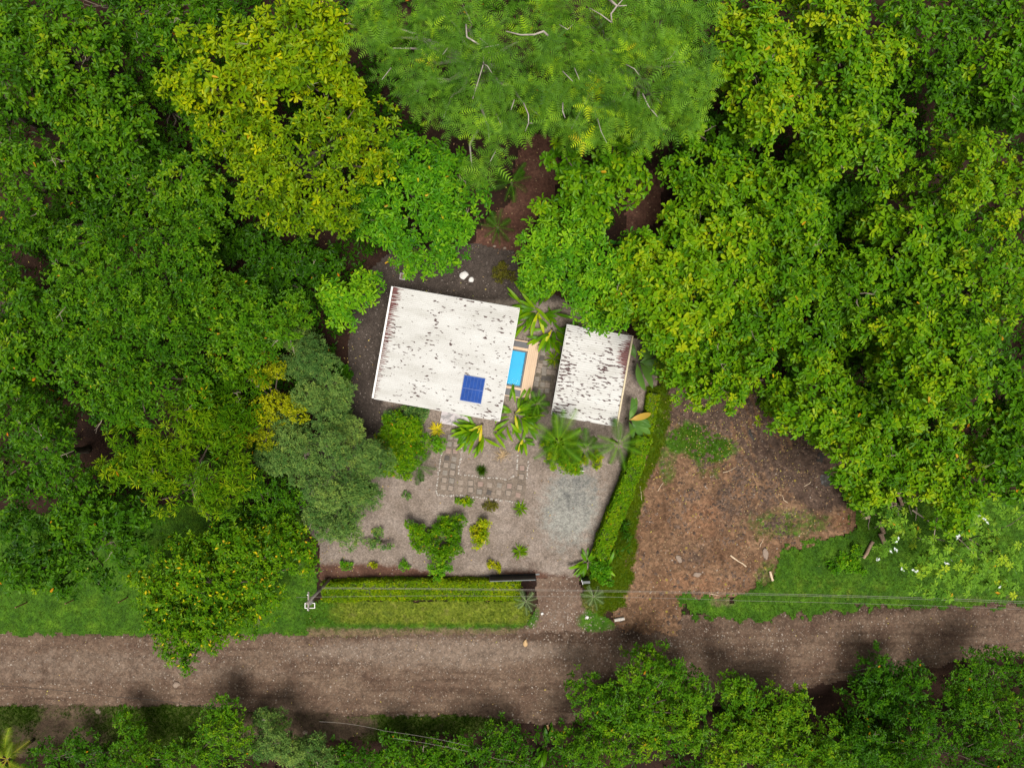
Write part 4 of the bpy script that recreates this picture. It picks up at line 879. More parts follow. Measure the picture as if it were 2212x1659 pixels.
# shaded paving beside the deck
z4 = lambda x, y: ((1060 + x / 9.215) * .9955, (700 + y / 9.215) * .9955)
side = sheet('paved_walk', [z4(*q) for q in [(1040,440),(1160,440),(1290,900),(1350,960),(1270,1480),(1060,1500),(850,1500),(930,1020)]], 0.062, soil_mat('walk_soil', [(0.3, (0.10, 0.085, 0.065)), (0.7, (0.19, 0.155, 0.115))], grain=12, grain_amt=.45), 0.1, 0.05, 1.5, label='mossy square-paved walk between the pool deck and the shed', cat='walk')
for (x, y, mi) in [(1110,510,1),(1090,610,1),(1065,715,3),(1130,800,1),(1030,860,0),(1000,960,0),(1110,930,1),(1110,1010,1),(1210,990,0),(970,1130,1),(1100,1120,3),(1200,1120,3),(950,1230,1),(1080,1240,1),(1180,1250,0),(935,1350,3),(1050,1360,1),(1170,1360,1),(920,1450,1),(1030,1460,1),(1220,880,1),(1300,1000,0)]:
    p = P(*z4(x, y)); link('paver', PM[mi], side, (p[0], p[1], 0.062), (0, 0, HA + prng.normal(0, .03)), (0.95, 0.95, 1))

# ------------------------------------------------------------------ bushes, hedges, big-leaved plants, palms
def bush(name, label, kind, h, blobs, mu=0.0, group=None, mat=None, dens=1.0, sub=1.5, scale=1.0, cat='bush'):
    k = dict(KIND[kind]); rng = np.random.default_rng(int(blobs[0][0] * 13 + blobs[0][1]))
    lobes = lobes_of(blobs, h, k, rng, sub, 0.5); b = np.array([lobes[:, 0].mean(), lobes[:, 1].mean(), 0.0])
    lobes[:, 2] = np.maximum(lobes[:, 2], lobes[:, 3] * 0.35)
    root = tag(empty(name, tuple(b)), label, cat, group)
    C, A, T = shell(lobes, k, rng, k['mu'] + mu, dens, 0.5)
    ok = C[:, 2] > 0.05; C, A, T = C[ok], A[ok], T[ok]
    V, F, T = rosettes(C, A, T, k['nl'], k['L'] * scale, k['W'] * scale, k['pitch'], rng, spread=0.03)
    V[:, 2] = np.maximum(V[:, 2], 0.02); COUNT[0] += len(F)
    o = link('foliage', np_mesh('foliage', V - b, F, M[mat or k['mat']], {'tint': T}), root); o['kind'] = 'stuff'
    mb = MB()
    for l in lobes[:8]: mb.tube(bent((0, 0, -.05), l[:3] - b, rng, 4), [.035, .028, .02, .01], 5)
    mb.build('stem', M['bark'], root)
    return root
M['dull'] = leaf_mat('leaf_dull', [(0.0, (0.05, 0.05, 0.012)), (0.35, (0.09, 0.085, 0.02)), (0.6, (0.14, 0.12, 0.03)), (1.0, (0.2, 0.16, 0.05))])
BUSHES = [
 ('bush', 'lush green bush mass below the house corner beside the grey-green tree', 'bush', 2.8, [(862,925,42),(885,975,42),(858,1005,36),(838,960,32),(900,930,28)], -.02, 'broad'),
 ('bush', 'grey-green low shrub against the house wall below the roof', 'bush', 1.4, [(880,892,24),(912,890,22),(850,905,24)], -.05, 'billow'),
 ('bush', 'small round green bush under the yellow spiky plant', 'bush', .8, [(946,955,17)], .05, 'emerald'),
 ('bush', 'straggly green bush with loose shoots in the gravel garden', 'bush', 1.7, [(905,1158,30),(962,1150,34),(985,1135,22),(945,1195,26),(975,1190,22),(890,1140,16)], -.04, 'broad'),
 ('bush', 'oval yellow-green bush beside the straggly bush', 'bush', 1.1, [(1038,1145,19),(1040,1165,18),(1046,1132,12)], .16, 'lime'),
 ('bush', 'small dull brown bush by the white stone edging', 'bush', .7, [(1060,1094,13)], .0, 'dull'),
 ('bush', 'low two-tone bush by the white stone edging corner', 'bush', .6, [(998,1084,11),(1013,1086,10)], .12, 'broad'),
 ('bush', 'tiny grey-green shrub alone on the gravel near the grey-green tree', 'bush', .5, [(877,1072,8)], -.05, 'billow'),
 ('bush', 'wispy half-bare shrub on the gravel by the grey-green tree', 'bush', .8, [(812,1160,20),(838,1180,12),(800,1175,12)], .0, 'billow'),
 ('bush', 'bushy clump pressed against the hedge below the straggly bush', 'bush', 1.1, [(945,1235,20),(962,1228,12)], .05, 'emerald'),
 ('bush', 'low green tuft near the hedge corner on red soil', 'bush', .45, [(748,1221,11)], .08, 'emerald'),
 ('bush', 'low dark tuft on the gravel between yellow croton and hedge clump', 'bush', .4, [(874,1222,10)], .0, 'emerald'),
 ('croton', 'small bright yellow croton alone near the hedge', 'bush', .45, [(806,1221,8)], .1, 'yellow'),
 ('croton', 'pair-crowned pale yellow croton beside the dark gate', 'bush', .5, [(1060,1222,9),(1073,1226,9)], .2, 'yellow'),
 ('bush', 'feathery green bush at the foot of the slender palm', 'bush', 1.3, [(1205,985,30),(1235,1000,28),(1225,960,30),(1190,960,26)], .08, 'broad'),
 ('bush', 'round green bush by the white pipe on the gravel', 'bush', .9, [(1288,992,17)], .12, 'lime'),
 ('bush', 'yellow-tipped bush between the slender palm and the white pipe', 'bush', .9, [(1258,996,15),(1245,985,14)], .08, 'lime'),
 ('bush', 'low bush on the lawn beside the fallen logs', 'bush', .6, [(1835,1215,26),(1800,1230,14),(1860,1235,14),(1850,1190,12)], .05, 'emerald'),
 ('bush', 'leafy saplings overhanging the log pile', 'bush', 1.6, [(1850,1075,32),(1890,1085,26),(1870,1100,18)], .05, 'emerald'),
 ('bush', 'leafy clump behind the gate sign at the hedge end', 'bush', 1.2, [(1290,1240,20),(1305,1222,18),(1310,1250,14)], .0, 'emerald'),
 ('bush', 'low scrub on the soil bank behind the house', 'bush', .5, [(1080,590,20),(1100,600,14)], .0, 'dull'),
 ('bush', 'dark green bush by the red litter beside the gutter', 'bush', 1.3, [(738,830,24),(745,805,16)], -.05, 'emerald'),
]
for (nm, lb, kd, h, bl, mu, mt) in BUSHES: bush(nm, lb, kd, h, bl, mu, mat=mt, dens=0.55 if 'wispy' in lb or 'scrub' in lb else 1.0)

def hedge(label, pts, width, h, mu, mat, seed, base=0.0, dens=95):
    rng = np.random.default_rng(seed)
    pts = [P(x, y, h)[:2] for x, y in pts]; b = np.array([*np.mean(pts, 0), 0.0])
    root = tag(empty('hedge', tuple(b)), label, 'hedge')
    Cs = []; As = []; core = MB()
    for A_, B_ in zip(pts[:-1], pts[1:]):
        d = B_ - A_; L = np.linalg.norm(d); d /= L; s = np.array([-d[1], d[0]])
        peri = width + 2 * h; n = int(L * peri * dens)
        u = rng.random(n) * L; q = rng.random(n) * peri
        bul = 1 + 0.20 * fbm(u * .8, q * .8, seed, 3)
        top = q < width; sd_ = (q - width) / h
        lat = np.where(top, q - width / 2, np.where(sd_ < 1, width / 2, -width / 2)) * bul
        zz = np.where(top, h, h - np.where(sd_ < 1, sd_, sd_ - 1) * h) 
        zz = np.where(top, h * (1 + 0.13 * fbm(u * .9, q * .9, seed + 2, 3)), zz) - rng.random(n) ** 2 * .12
        C = np.stack([A_[0] + d[0] * u + s[0] * lat, A_[1] + d[1] * u + s[1] * lat, zz], 1)
        ax = np.where(top[:, None], np.array([[0, 0, 1.0]]), (np.where(sd_ < 1, 1, -1)[:, None] * np.array([[s[0], s[1], 0.4]]) + np.array([[0, 0, .2]]))) + rng.normal(0, .35, (n, 3))
        ax /= np.linalg.norm(ax, axis=1, keepdims=True); Cs.append(C); As.append(ax)
        m_ = (A_ + B_) / 2 - b[:2]; core.box((m_[0], m_[1], h * .45), (L + .02, width * .82, h * .88), math.atan2(d[1], d[0]))
    C = np.concatenate(Cs); A = np.concatenate(As)
    T = mu + 0.22 * fbm(C[:, 0] * .7, C[:, 1] * .7, seed + 5, 4) + rng.normal(0, .07, len(C))
    V, F, T = rosettes(C, A, T, 5, .135, .068, (0, 45), rng, spread=.02, tj=.08)
    COUNT[0] += len(F); V[:, 2] = np.maximum(V[:, 2], .02)
    o = link('foliage', np_mesh('foliage', V - b, F, M[mat], {'tint': T}), root); o['kind'] = 'stuff'
    core.build('twig_core', plain('hedge_core', (0.05, 0.075, 0.010), .95, .4, 8), root)
hedge('clipped yellow-green hedge along the roadside between pole and gate', [(695,1281),(800,1276),(950,1275),(1125,1278)], 1.35, 1.1, .40, 'lime', 3)
hedge('clipped green hedge dividing the gravel yard from the dirt lot', [(1392,945),(1372,1010),(1335,1105),(1312,1160),(1298,1205)], 1.08, 1.5, .56, 'broad', 4)
hedge('thin green hedge continuing behind the shed towards the forest', [(1412,850),(1404,900),(1394,945)], 0.75, 0.7, .36, 'lime', 6)

def blade_mesh(name, L, W, mat, droop=0.5, n=8, seed=0, tint=.5, fold=.12, wav=0.0, up=0.6, pet=0.12):
    """one long leaf along +x: petiole, folded blade, arching down"""
    r = np.random.default_rng(seed); V = []; T = []
    for i in range(n + 1):
        u = i / n; x = L * u; z = up * L * u - droop * L * u * u
        w_ = W * 0.5 * (0.06 if u < pet else (math.sin(math.pi * min(1, (u - pet) / (1 - pet) * .97 + .03)) ** 0.55)) if u < 1 else 0.004
        j = 1 + wav * r.normal()
        V += [(x, -w_ * j, z + fold * w_ * 2), (x, 0, z), (x, w_ * j, z + fold * w_ * 2)]; T += [tint + r.normal(0, .03)] * 3
    F = []
    for i in range(n):
        for k_ in (0, 1): F.append([i*3+k_, (i+1)*3+k_, (i+1)*3+k_+1, i*3+k_+1])
    return np_mesh(name, V, np.array(F), mat, {'tint': T}, smooth=True)
M['heli'] = leaf_mat('leaf_heliconia', [(0.0, (0.03, 0.10, 0.006)), (0.35, (0.085, 0.20, 0.008)), (0.6, (0.17, 0.29, 0.010)), (0.8, (0.36, 0.40, 0.012)), (1.0, (0.62, 0.44, 0.02))], .3, .35)
M['banana'] = leaf_mat('leaf_banana', [(0.0, (0.03, 0.08, 0.03)), (0.35, (0.07, 0.15, 0.055)), (0.6, (0.12, 0.22, 0.07)), (1.0, (0.5, 0.30, 0.05))], .25, .4)
M['silver'] = leaf_mat('leaf_silver', [(0.0, (0.08, 0.12, 0.09)), (0.5, (0.17, 0.23, 0.20)), (1.0, (0.28, 0.33, 0.30))], .1, .5)
def leafy(name, label, px, py, n, L, W, mat, seed, cat='plant', spread=.35, az=None, tints=(.22, .40, .56), z=0.05, droop=.5, up=.65, special=()):
    rng = np.random.default_rng(seed); b = P(px, py); root = tag(empty(name, tuple(b)), label, cat)
    ms = [blade_mesh('leaf', L * f, W * (.85 + .3 * rng.random()), mat, droop * (.8 + .5 * rng.random()), seed=seed + i, tint=t_, up=up * (.8 + .4 * rng.random())) for i, (f, t_) in enumerate(zip((1, .85, 1.1, .75), (*tints, tints[0])))]
    for i in range(n):
        a = rng.uniform(*az) if az and rng.random() < .75 else rng.random() * 6.283; r_ = rng.random() ** .6 * spread * 1.6
        o = link('leaf', ms[rng.integers(len(ms))], root, (r_ * math.cos(a), r_ * math.sin(a), z + rng.random() * .35), (rng.normal(0, .25), rng.normal(-.15, .25), a + rng.normal(0, .6)))
    for (a, t_) in special:
        link('leaf', blade_mesh('leaf', L * 1.05, W, mat, droop, seed=seed + 99, tint=t_, up=up * .7), root, (0, 0, z + .35), (0, 0, a))
    MB().tube([(0, 0, -.05), (.02, .01, .25), (0, .03, .5)], [.10, .08, .04], 7).build('stalk', M['bark'], root)
    return root
R_ = math.radians
leafy('heliconia', 'big bright heliconia clump between the house and the emerald tree', 1162, 675, 60, 1.7, .27, M['heli'], 11, az=(R_(95), R_(230)), spread=.8, special=((R_(250), .8), (R_(285), .78)))
leafy('heliconia', 'drooping heliconia clump beside the shed and the pool deck', 1192, 712, 34, 1.5, .26, M['heli'], 12, az=(R_(220), R_(330)), spread=.55, special=((R_(240), .86),))
leafy('heliconia', 'yellow-streaked heliconia clump under the house roof corner', 1042, 917, 52, 1.45, .22, M['heli'], 13, az=(R_(180), R_(280)), spread=.8, special=((R_(235), .9), (R_(262), .93), (R_(205), .8)))
leafy('heliconia', 'bright heliconia clump between the house corner and the slender palm', 1112, 893, 60, 1.35, .22, M['heli'], 14, az=(R_(-60), R_(60)), spread=.8, special=((R_(40), .8), (R_(-80), .85)))
leafy('heliconia', 'low leaning heliconia shoots beside the garden path', 1130, 945, 9, 1.1, .22, M['heli'], 15, az=(R_(230), R_(300)), spread=.3, special=((R_(250), .9),))
leafy('banana_plant', 'grey-green banana plant with drooping leaves beside the shed gutter', 1368, 782, 8, 2.1, .52, M['banana'], 16, az=(R_(-85), R_(20)), spread=.2, z=1.3, up=.35, droop=.55, tints=(.45, .55, .35))
leafy('banana_plant', 'banana plant with one orange dying leaf below the shed corner', 1352, 905, 8, 1.7, .48, M['banana'], 17, az=(R_(-100), R_(60)), spread=.2, z=1.2, up=.35, droop=.5, tints=(.4, .3, .5), special=((R_(15), .97), (R_(70), .5)))
leafy('broad_strap_plant', 'broad-leaved strap plant at the gate opening beside the hedge end', 1268, 1212, 26, 1.3, .24, M['heli'], 18, spread=.15, tints=(.25, .35, .45), droop=.4, up=.5)
leafy('broad_strap_plant', 'light-leaved plant on the grass beside the gate strap plant', 1306, 1222, 9, 1.15, .24, M['heli'], 19, spread=.15, az=(R_(-40), R_(110)), tints=(.5, .6, .35), droop=.4, up=.5)
leafy('banana_plant', 'broad leafy plant in the shade at the bottom edge', 1180, 1605, 9, 1.4, .35, M['heli'], 20, spread=.3, tints=(.05, .1, .2))

def spiky(name, label, px, py, n, L, W, mat, seed, tint, h=.0, cat='plant', pitch=(5, 48)):
    rng = np.random.default_rng(seed); b = P(px, py); root = tag(empty(name, tuple(b)), label, cat)
    C = np.zeros((n, 3)); C[:, 2] = .12 + h; A = np.tile([0, 0, 1.0], (n, 1)) + rng.normal(0, .06, (n, 3)); A /= np.linalg.norm(A, axis=1, keepdims=True)
    V, F, T = rosettes(C, A, np.full(n, tint), 8, L, W, pitch, rng, droop=.22, ljit=.12, tj=.06, spread=.02, widest=.45, old=0)
    o = link('leaves', np_mesh('leaves', V, F, mat, {'tint': T}), root); o['kind'] = 'stuff'
    MB().tube([(0, 0, -.05), (0, 0, .14 + h)], [.07, .05], 7).build('stem', M['bark'], root)
M['agave'] = leaf_mat('leaf_agave', [(0.0, (0.03, 0.10, 0.008)), (0.4, (0.09, 0.20, 0.010)), (0.7, (0.22, 0.33, 0.02)), (0.85, (0.62, 0.50, 0.06)), (1.0, (0.78, 0.60, 0.10))], .2, .4)
spiky('spiky_plant', 'yellow spiky rosette plant beside the doorstep slab', 945, 928, 5, .68, .09, M['agave'], 21, .86)
spiky('spiky_plant', 'lime spiky rosette plant between the paved walk and the shed', 1197, 776, 5, .75, .09, M['agave'], 22, .62)
spiky('spiky_plant', 'green spiky rosette just outside the stone edging corner', 1124, 1098, 5, .66, .09, M['agave'], 23, .55)
spiky('spiky_plant', 'green spiky rosette with a yellow bloom near the grey gravel', 1122, 1190, 5, .68, .095, M['agave'], 24, .58)
spiky('spiky_plant', 'dark green grass-like tuft inside the stone-edged bed', 1041, 1015, 14, .58, .045, M['agave'], 25, .30, pitch=(20, 80))

def frond_mesh(name, L, wl, pairs, mat, tint, seed, droop=.45, up=.55, thick=.02, lean=.35, hang=.25):
    r = np.random.default_rng(seed); V = []; F = []; T = []
    ax = lambda u: np.array([L * u * (1 - .12 * u), 0, up * L * u - droop * L * u * u])
    for i in range(9):     # rachis as a thin ridge
        u = i / 8; p = ax(u); w_ = thick * (1 - .8 * u); V += [p + [0, -w_, 0], p + [0, 0, w_], p + [0, w_, 0]]; T += [min(1, tint + .15)] * 3
    for i in range(8):
        for k_ in (0, 1): F += [[i*3+k_, (i+1)*3+k_, (i+1)*3+k_+1], [i*3+k_, (i+1)*3+k_+1, i*3+k_+1]]
    for i in range(pairs):
        u = .14 + .85 * i / (pairs - 1); p = ax(u); ln = wl * math.sin(math.pi * (.12 + .8 * u)) ** .7 * (1 + r.normal(0, .08))
        for sg in (-1, 1):
            d = np.array([lean + .25 * u, sg * 1.0, -hang + r.normal(0, .08)]); d /= np.linalg.norm(d); e = np.array([.5 * wl * .060, 0, .006])
            n0 = len(V); V += [p - e, p + e, p + d * ln * .55 + e * .9 + [0, 0, .03], p + d * ln + [0, 0, -hang * ln * .35]]; F += [[n0, n0+1, n0+2], [n0, n0+2, n0+3]]; T += [tint + r.normal(0, .05)] * 4
    return np_mesh(name, V, np.array(F), mat, {'tint': np.clip(T, 0, 1)})
M['palm'] = leaf_mat('leaf_palm', [(0.0, (0.020, 0.075, 0.008)), (0.35, (0.060, 0.160, 0.012)), (0.6, (0.12, 0.23, 0.02)), (0.85, (0.30, 0.34, 0.05)), (1.0, (0.5, 0.30, 0.05))], .2, .45)
def palm(name, label, px, py, h, n, L, wl, pairs, mat, seed, tint=.4, az=None, up=.55, droop=.5, trunk_r=.09, cat='palm', tilt=.35, special=()):
    rng = np.random.default_rng(seed); q = P(px, py, h); b = np.array([q[0], q[1], 0.0]); root = tag(empty(name, tuple(b)), label, cat)
    ms = [frond_mesh('frond', L * f, wl, pairs, mat, tint + d, seed + i, droop * g, up * g2) for i, (f, d, g, g2) in enumerate(((1, 0, 1, 1), (.9, .08, 1.15, .8), (1.08, -.06, .9, 1.2)))]
    for i in range(n):
        a = i * 6.283 / n + rng.normal(0, .2)
        link('frond', ms[i % 3], root, (.06 * math.cos(a), .06 * math.sin(a), h), (rng.normal(0, .2), rng.normal(0, tilt * .5) + (i % 2) * tilt * .6 - .1, a))
    for a, l_, u_ in special:
        link('frond', frond_mesh('frond', l_, wl, pairs, mat, tint + .1, seed + 50, droop * .5, u_), root, (0, 0, h), (0, 0, a))
    MB().tube([(0, 0, -.1), (.03, 0, h * .5), (0, 0, h)], [trunk_r * 1.4, trunk_r, trunk_r * .85], 8).build('trunk', M['bark'], root, True)
    return root
palm('palm', 'slender feathery palm leaning fronds over the shed roof corner', 1206, 955, 4.2, 10, 2.3, .55, 30, M['palm'], 31, .42, special=((R_(62), 3.0, .45), (R_(96), 2.2, .5)))
palm('palm', 'full palm beside the shed gutter at the hedge top', 1336, 958, 3.4, 10, 1.9, .50, 28, M['palm'], 32, .38)
palm('palm', 'dusky small palm between the slender palm and the full palm', 1264, 968, 2.6, 8, 1.4, .45, 22, M['palm'], 33, .36)
palm('palm', 'fine-leaved small palm at the end of the pool deck', 1160, 872, 1.6, 9, 1.05, .34, 22, M['palm'], 34, .36)
palm('cycad', 'dark green cycad at the edge of the lush bush mass', 905, 1005, 1.2, 11, 1.45, .36, 20, M['palm'], 35, .12)
palm('cycad', 'dark cycad under the emerald tree behind the house', 1075, 492, 1.5, 10, 1.4, .38, 20, M['palm'], 36, .15)
palm('cycad', 'dark palm in the brown gap beneath the feathery trees', 1105, 395, 2.0, 9, 1.7, .45, 22, M['palm'], 37, .2)
palm('silver_palm', 'silvery young palm at the gate end of the roadside hedge', 1136, 1298, 1.8, 11, .95, .30, 14, M['silver'], 38, .45)
palm('silver_palm', 'silvery young palm on the grass across the driveway', 1282, 1288, 1.6, 10, .95, .30, 14, M['silver'], 39, .45)
palm('palm', 'yellowing palm at the bottom corner of the frame', 15, 1640, 3.0, 11, 2.4, .6, 28, M['palm'], 40, .75)

def dry_shrub():
    rng = np.random.default_rng(44); b = P(1085, 985); root = tag(empty('dry_shrub', tuple(b)), 'dried leafless tan shrub inside the stone-edged bed', 'shrub')
    mt = plain('dry_twig', (0.50, 0.36, 0.20), .9, .3, 6)
    for i in range(46):
        a = rng.random() * 6.283; r_ = rng.uniform(.35, .85); e = np.array([r_ * math.cos(a), r_ * math.sin(a), rng.uniform(.1, .55)])
        MB().tube(bent((0, 0, .05), e, rng, 5, .25), np.linspace(.02, .008, 5), 4).build('twig', mt, root)
dry_shrub()

# ------------------------------------------------------------------ gate, post, pole, wires, fence posts
g0, g1 = P(1058, 1243), P(1157, 1240); gl_ = np.linalg.norm(g1 - g0); gang = math.atan2(g1[1] - g0[1], g1[0] - g0[0])
gate = tag(empty('sliding_gate', tuple(g0), gang), 'long dark metal sliding gate drawn open along the roadside hedge', 'gate')
GH = 1.55
for z_ in (.12, GH / 2, GH): MB().box((gl_ / 2, 0, z_), (gl_, .07, .06)).build('rail', M['dark_metal'], gate)
for x_ in (0.03, gl_ / 2, gl_ - .03): MB().box((x_, 0, GH / 2 + .03), (.065, .085, GH)).build('upright', M['dark_metal'], gate)
for s_ in (0, 1): MB().box((gl_ * (.25 + .5 * s_), .0, GH / 2), (gl_ / 2 - .08, .02, GH - .12)).build('sheet_panel', M['dark_metal'], gate)
MB().box((gl_ / 2, .0, .04), (gl_ + .6, .12, .03)).build('track', M['dark_metal'], gate)
gp = tag(empty('gate_post', tuple(P(1256, 1246)), gang), 'dark gate post with a white notice plate at the driveway opening', 'post')
MB().box((.22, .0, .75), (.55, .18, 1.5)).build('pillar', M['dark_metal'], gp)
MB().box((-.075, -.02, 1.0), (.03, .34, .75), .25).build('notice_plate', plain('white_plate', (0.75, 0.75, 0.78), .4, .05), gp)

pb = P(714, 1249); pole = tag(empty('utility_pole', tuple(pb)), 'grey utility pole with insulators at the corner of the roadside hedge', 'pole')
M['polewood'] = plain('pole_grey', (0.23, 0.20, 0.18), .85, .2, 5)
PZ = 6.2  # metres
MB().tube([(0, 0, -.1), (0, 0, PZ)], [.12, .09], 10).build('shaft', M['polewood'], pole, True)
MB().box((0, .05, PZ - .35), (.10, 1.3, .10)).build('cross_arm', M['polewood'], pole)
for y_ in (-.5, 0, .5): MB().tube([(0, y_ + .05, PZ - .30), (0, y_ + .05, PZ - .12)], [.05, .035], 8).build('insulator', M['trim'], pole)
MB().tube([(-.1, -.25, PZ - 1.6), (-.1, -.25, PZ - .9)], .17, 10).build('transformer', plain('transformer_grey', (0.22, 0.215, 0.21), .5, .1), pole, True)
M['wire'] = plain('wire_pale', (0.26, 0.235, 0.21), .6, .1); M['wire_d'] = plain('wire_dark', (0.03, 0.028, 0.025), .6, .1)
def wire(label, pts, r, mat, sag=.25):
    pp = []
    for (x0, y0, z0), (x1, y1, z1) in zip(pts[:-1], pts[1:]):
        A_, B_ = P(x0, y0, z0), P(x1, y1, z1)
        for i in range(9):
            u = i / 9; pp.append(A_ + (B_ - A_) * u - np.array([0, 0, sag * 4 * u * (1 - u)]))
    pp.append(P(*pts[-1])); b = np.array(pp[0])
    tag(MB().tube(np.array(pp) - b, r, 5).build('overhead_wire', mat, loc=tuple(b)), label, 'wire')
wire('upper pale overhead wire running from the pole across the dirt lot', [(695,1269,6.0),(1660,1282,6.3),(2300,1303,6.5)], .009, M['wire'])
wire('upper overhead wire paired close beside another above the lawn', [(695,1271,5.9),(1660,1285,6.2),(2300,1307,6.4)], .008, M['wire'])
wire('lower pale overhead wire crossing the driveway', [(640,1290,5.5),(1150,1288,5.6),(1600,1297,5.7),(2300,1320,5.9)], .007, M['wire'])
wire('dark cable crossing the road edge near the frame corner', [(-60,1478,5.0),(250,1505,4.6),(470,1532,4.4)], .012, M['wire_d'])
wire('pale wire slanting over the verge below the road', [(690,1558,4.2),(830,1578,4.2),(1060,1622,4.4)], .008, M['wire'])
wire('thin wire above the bottom edge trees slanting beside another', [(850,1594,4.2),(1080,1640,4.4),(1130,1655,4.4)], .007, M['wire'])
wire('dark wire skirting the road edge above the dark corner trees', [(1690,1482,4.5),(1850,1448,4.6),(2280,1372,5.0)], .008, M['wire_d'])
for x, y, lb in [(60,1300,'short dark fence post on the lawn nearest the frame edge'),(165,1292,'short dark fence post on the lawn between two others'),(277,1289,'short dark fence post on the lawn closest to the flowering tree')]:
    b = P(x, y); o = MB().tube([(0, 0, -.1), (.02, .01, .7), (0, 0, 1.35)], [.06, .055, .05], 7).build('fence_post', M['wood'], loc=tuple(b)); tag(o, lb, 'post', 'fence posts on the lawn')
# meter frame at the hedge end, drain frame behind the house
def square_frame(name, label, cat, px, py, w_, d_, h, t_, mat, ang=0.0):
    root = tag(empty(name, tuple(P(px, py)), ang), label, cat)
    for s_ in (-1, 1):
        MB().box((s_ * (w_ - t_) / 2, 0, h / 2), (t_, d_, h)).build('side', mat, root); MB().box((0, s_ * (d_ - t_) / 2, h / 2), (w_ - 2 * t_, t_, h)).build('side', mat, root)
    MB().box((0, 0, .04), (w_ - 2 * t_, d_ - 2 * t_, .08)).build('cover', plain('frame_cover_' + name, (0.16, 0.11, 0.08), .9, .3), root)
square_frame('meter_box', 'white-rimmed square box in the grass below the utility pole', 'box', 671, 1306, .78, .42, .22, .05, M['trim'])
square_frame('drain_box', 'small square drain frame on the dark gravel behind the house', 'drain', 870, 598, .42, .5, .14, .06, M['conc'], HA)
# pale slabs behind the house, rocks, logs, pipe
SM = rock_mesh('rock', plain('pale_slab', (0.62, 0.60, 0.58), .7, .12, 3), 3, .3, 2)
def rock(label, px, py, sx, sy, sz, mat, seed, rz=0.0, cat='rock', name='rock', z=.1):
    b = P(px, py); o = link(name, rock_mesh(name, mat, seed, .8, 2), loc=(b[0], b[1], z + sz * .25), rot=(0, 0, rz), sc=(sx, sy, sz)); tag(o, label, cat)
ms_, mt_, mb_ = plain('pale_slab_b', (0.60, 0.58, 0.56), .7, .12, 3), plain('tan_rock', (0.46, 0.30, 0.15), .85, .2, 4), plain('brown_rock', (0.24, 0.18, 0.14), .9, .25, 4)
rock('larger of the two pale flat stones behind the house', 1002, 596, .34, .30, .14, ms_, 1, .4)
rock('smaller rounder pale stone behind the house', 1018, 605, .20, .22, .12, ms_, 2)
rock('tan rock lying on the road edge below the driveway', 1135, 1388, .17, .28, .12, mt_, 3)
rock('brown boulder on the dark verge below the road', 382, 1477, .30, .24, .2, mb_, 4, z=.02)
rock('dull flat boulder on the verge near the slim green tree', 213, 1535, .24, .22, .15, mb_, 5, z=.02)
rock('pinkish boulder in the shade between the bottom trees', 660, 1580, .2, .17, .14, mb_, 6, z=.02)
rock('pale stone on the driveway edge beside the silvery palm', 1268, 1332, .15, .14, .1, ms_, 7)
rock('pale cobble on the driveway near the hedge end', 1171, 1324, .11, .11, .09, ms_, 8)
rock('half-buried stone in the middle of the dirt lot', 1505, 1240, .32, .2, .1, mb_, 9)
rock('rounded stone in the rutted part of the dirt lot', 1466, 1206, .2, .34, .1, mb_, 10, .5)
rock('long smooth stone by the lawn edge of the dirt lot', 1652, 1195, .22, .5, .12, mb_, 11, .15)
rock('pale stone on soil bank behind the gravel near the emerald tree', 1068, 533, .14, .1, .1, mb_, 12)
rock('second pale stone along the soil bank behind the gravel', 1090, 537, .13, .09, .09, mb_, 13)
ML = plain('log_bark', (0.30, 0.20, 0.14), .9, .35, 6, stretch=(1, 1, 1), bmp=.5); MLe = plain('log_end', (0.55, 0.40, 0.28), .85, .2, 5); MP = plain('peeled_log', (0.52, 0.40, 0.28), .85, .25, 5)
def log(label, x0, y0, x1, y1, r, mat=None, cat='log', name='log', knots=0):
    A_, B_ = P(x0, y0), P(x1, y1); b = A_.copy(); A_ = A_ * 0; B_ = B_ - b; rng = np.random.default_rng(int(x0 + y0))
    root = tag(empty(name, (b[0], b[1], .12)), label, cat)
    pts = bent(np.array([0, 0, r]), B_ + np.array([0, 0, r]), rng, 5, .05); MB().tube(pts, r * (1 + .12 * rng.normal(0, 1, 5)), 9, False).build('bark', mat or ML, root, True)
    for p, q in ((pts[0], pts[1]), (pts[-1], pts[-2])):
        d = (p - q) / np.linalg.norm(p - q); MB().tube([p - d * .02, p + d * .006], r * .97, 9).build('cut_end', MLe, root)
log('thick pinkish split log standing out by the lawn corner', 1852, 1078, 1866, 1116, .26, MP)
log('long brown log slanting on the lawn beside the log pile', 1898, 1150, 1908, 1178, .17)
log('slim brown log lying apart on the lawn edge', 1882, 1168, 1862, 1203, .13)
log('dark broken log leading to the log pile', 1896, 1125, 1905, 1150, .14)
log('short log on the soil at the wet lot corner', 1806, 1040, 1830, 1050, .13)
log('cut log half hidden under the olive tree', 1935, 1062, 1945, 1090, .14)
log('second cut log half hidden under the olive tree', 1955, 1060, 1962, 1085, .12)
log('upright-lying dark log in the pile shade', 1912, 1080, 1918, 1105, .12, plain('dark_log', (0.07, 0.05, 0.04), .9, .3))
log('pale peeled pole lying diagonal in the dirt lot', 1576, 1198, 1610, 1222, .055, MP, 'pole', 'wood_pole')
log('short peeled stub at the lawn edge of the lot', 1661, 1232, 1667, 1252, .09, MP)
log('thin pale stick along the hedge edge of the lot', 1386, 1082, 1382, 1050, .025, MP, 'stick', 'stick')
log('bleached log at the road edge between the two driveways', 1326, 1337, 1348, 1333, .13, plain('bleached', (0.55, 0.51, 0.46), .85, .2))
log('orange-brown plank end in the shade below the road', 1182, 1562, 1190, 1588, .09, plain('plank_brown', (0.35, 0.20, 0.08), .85, .2))
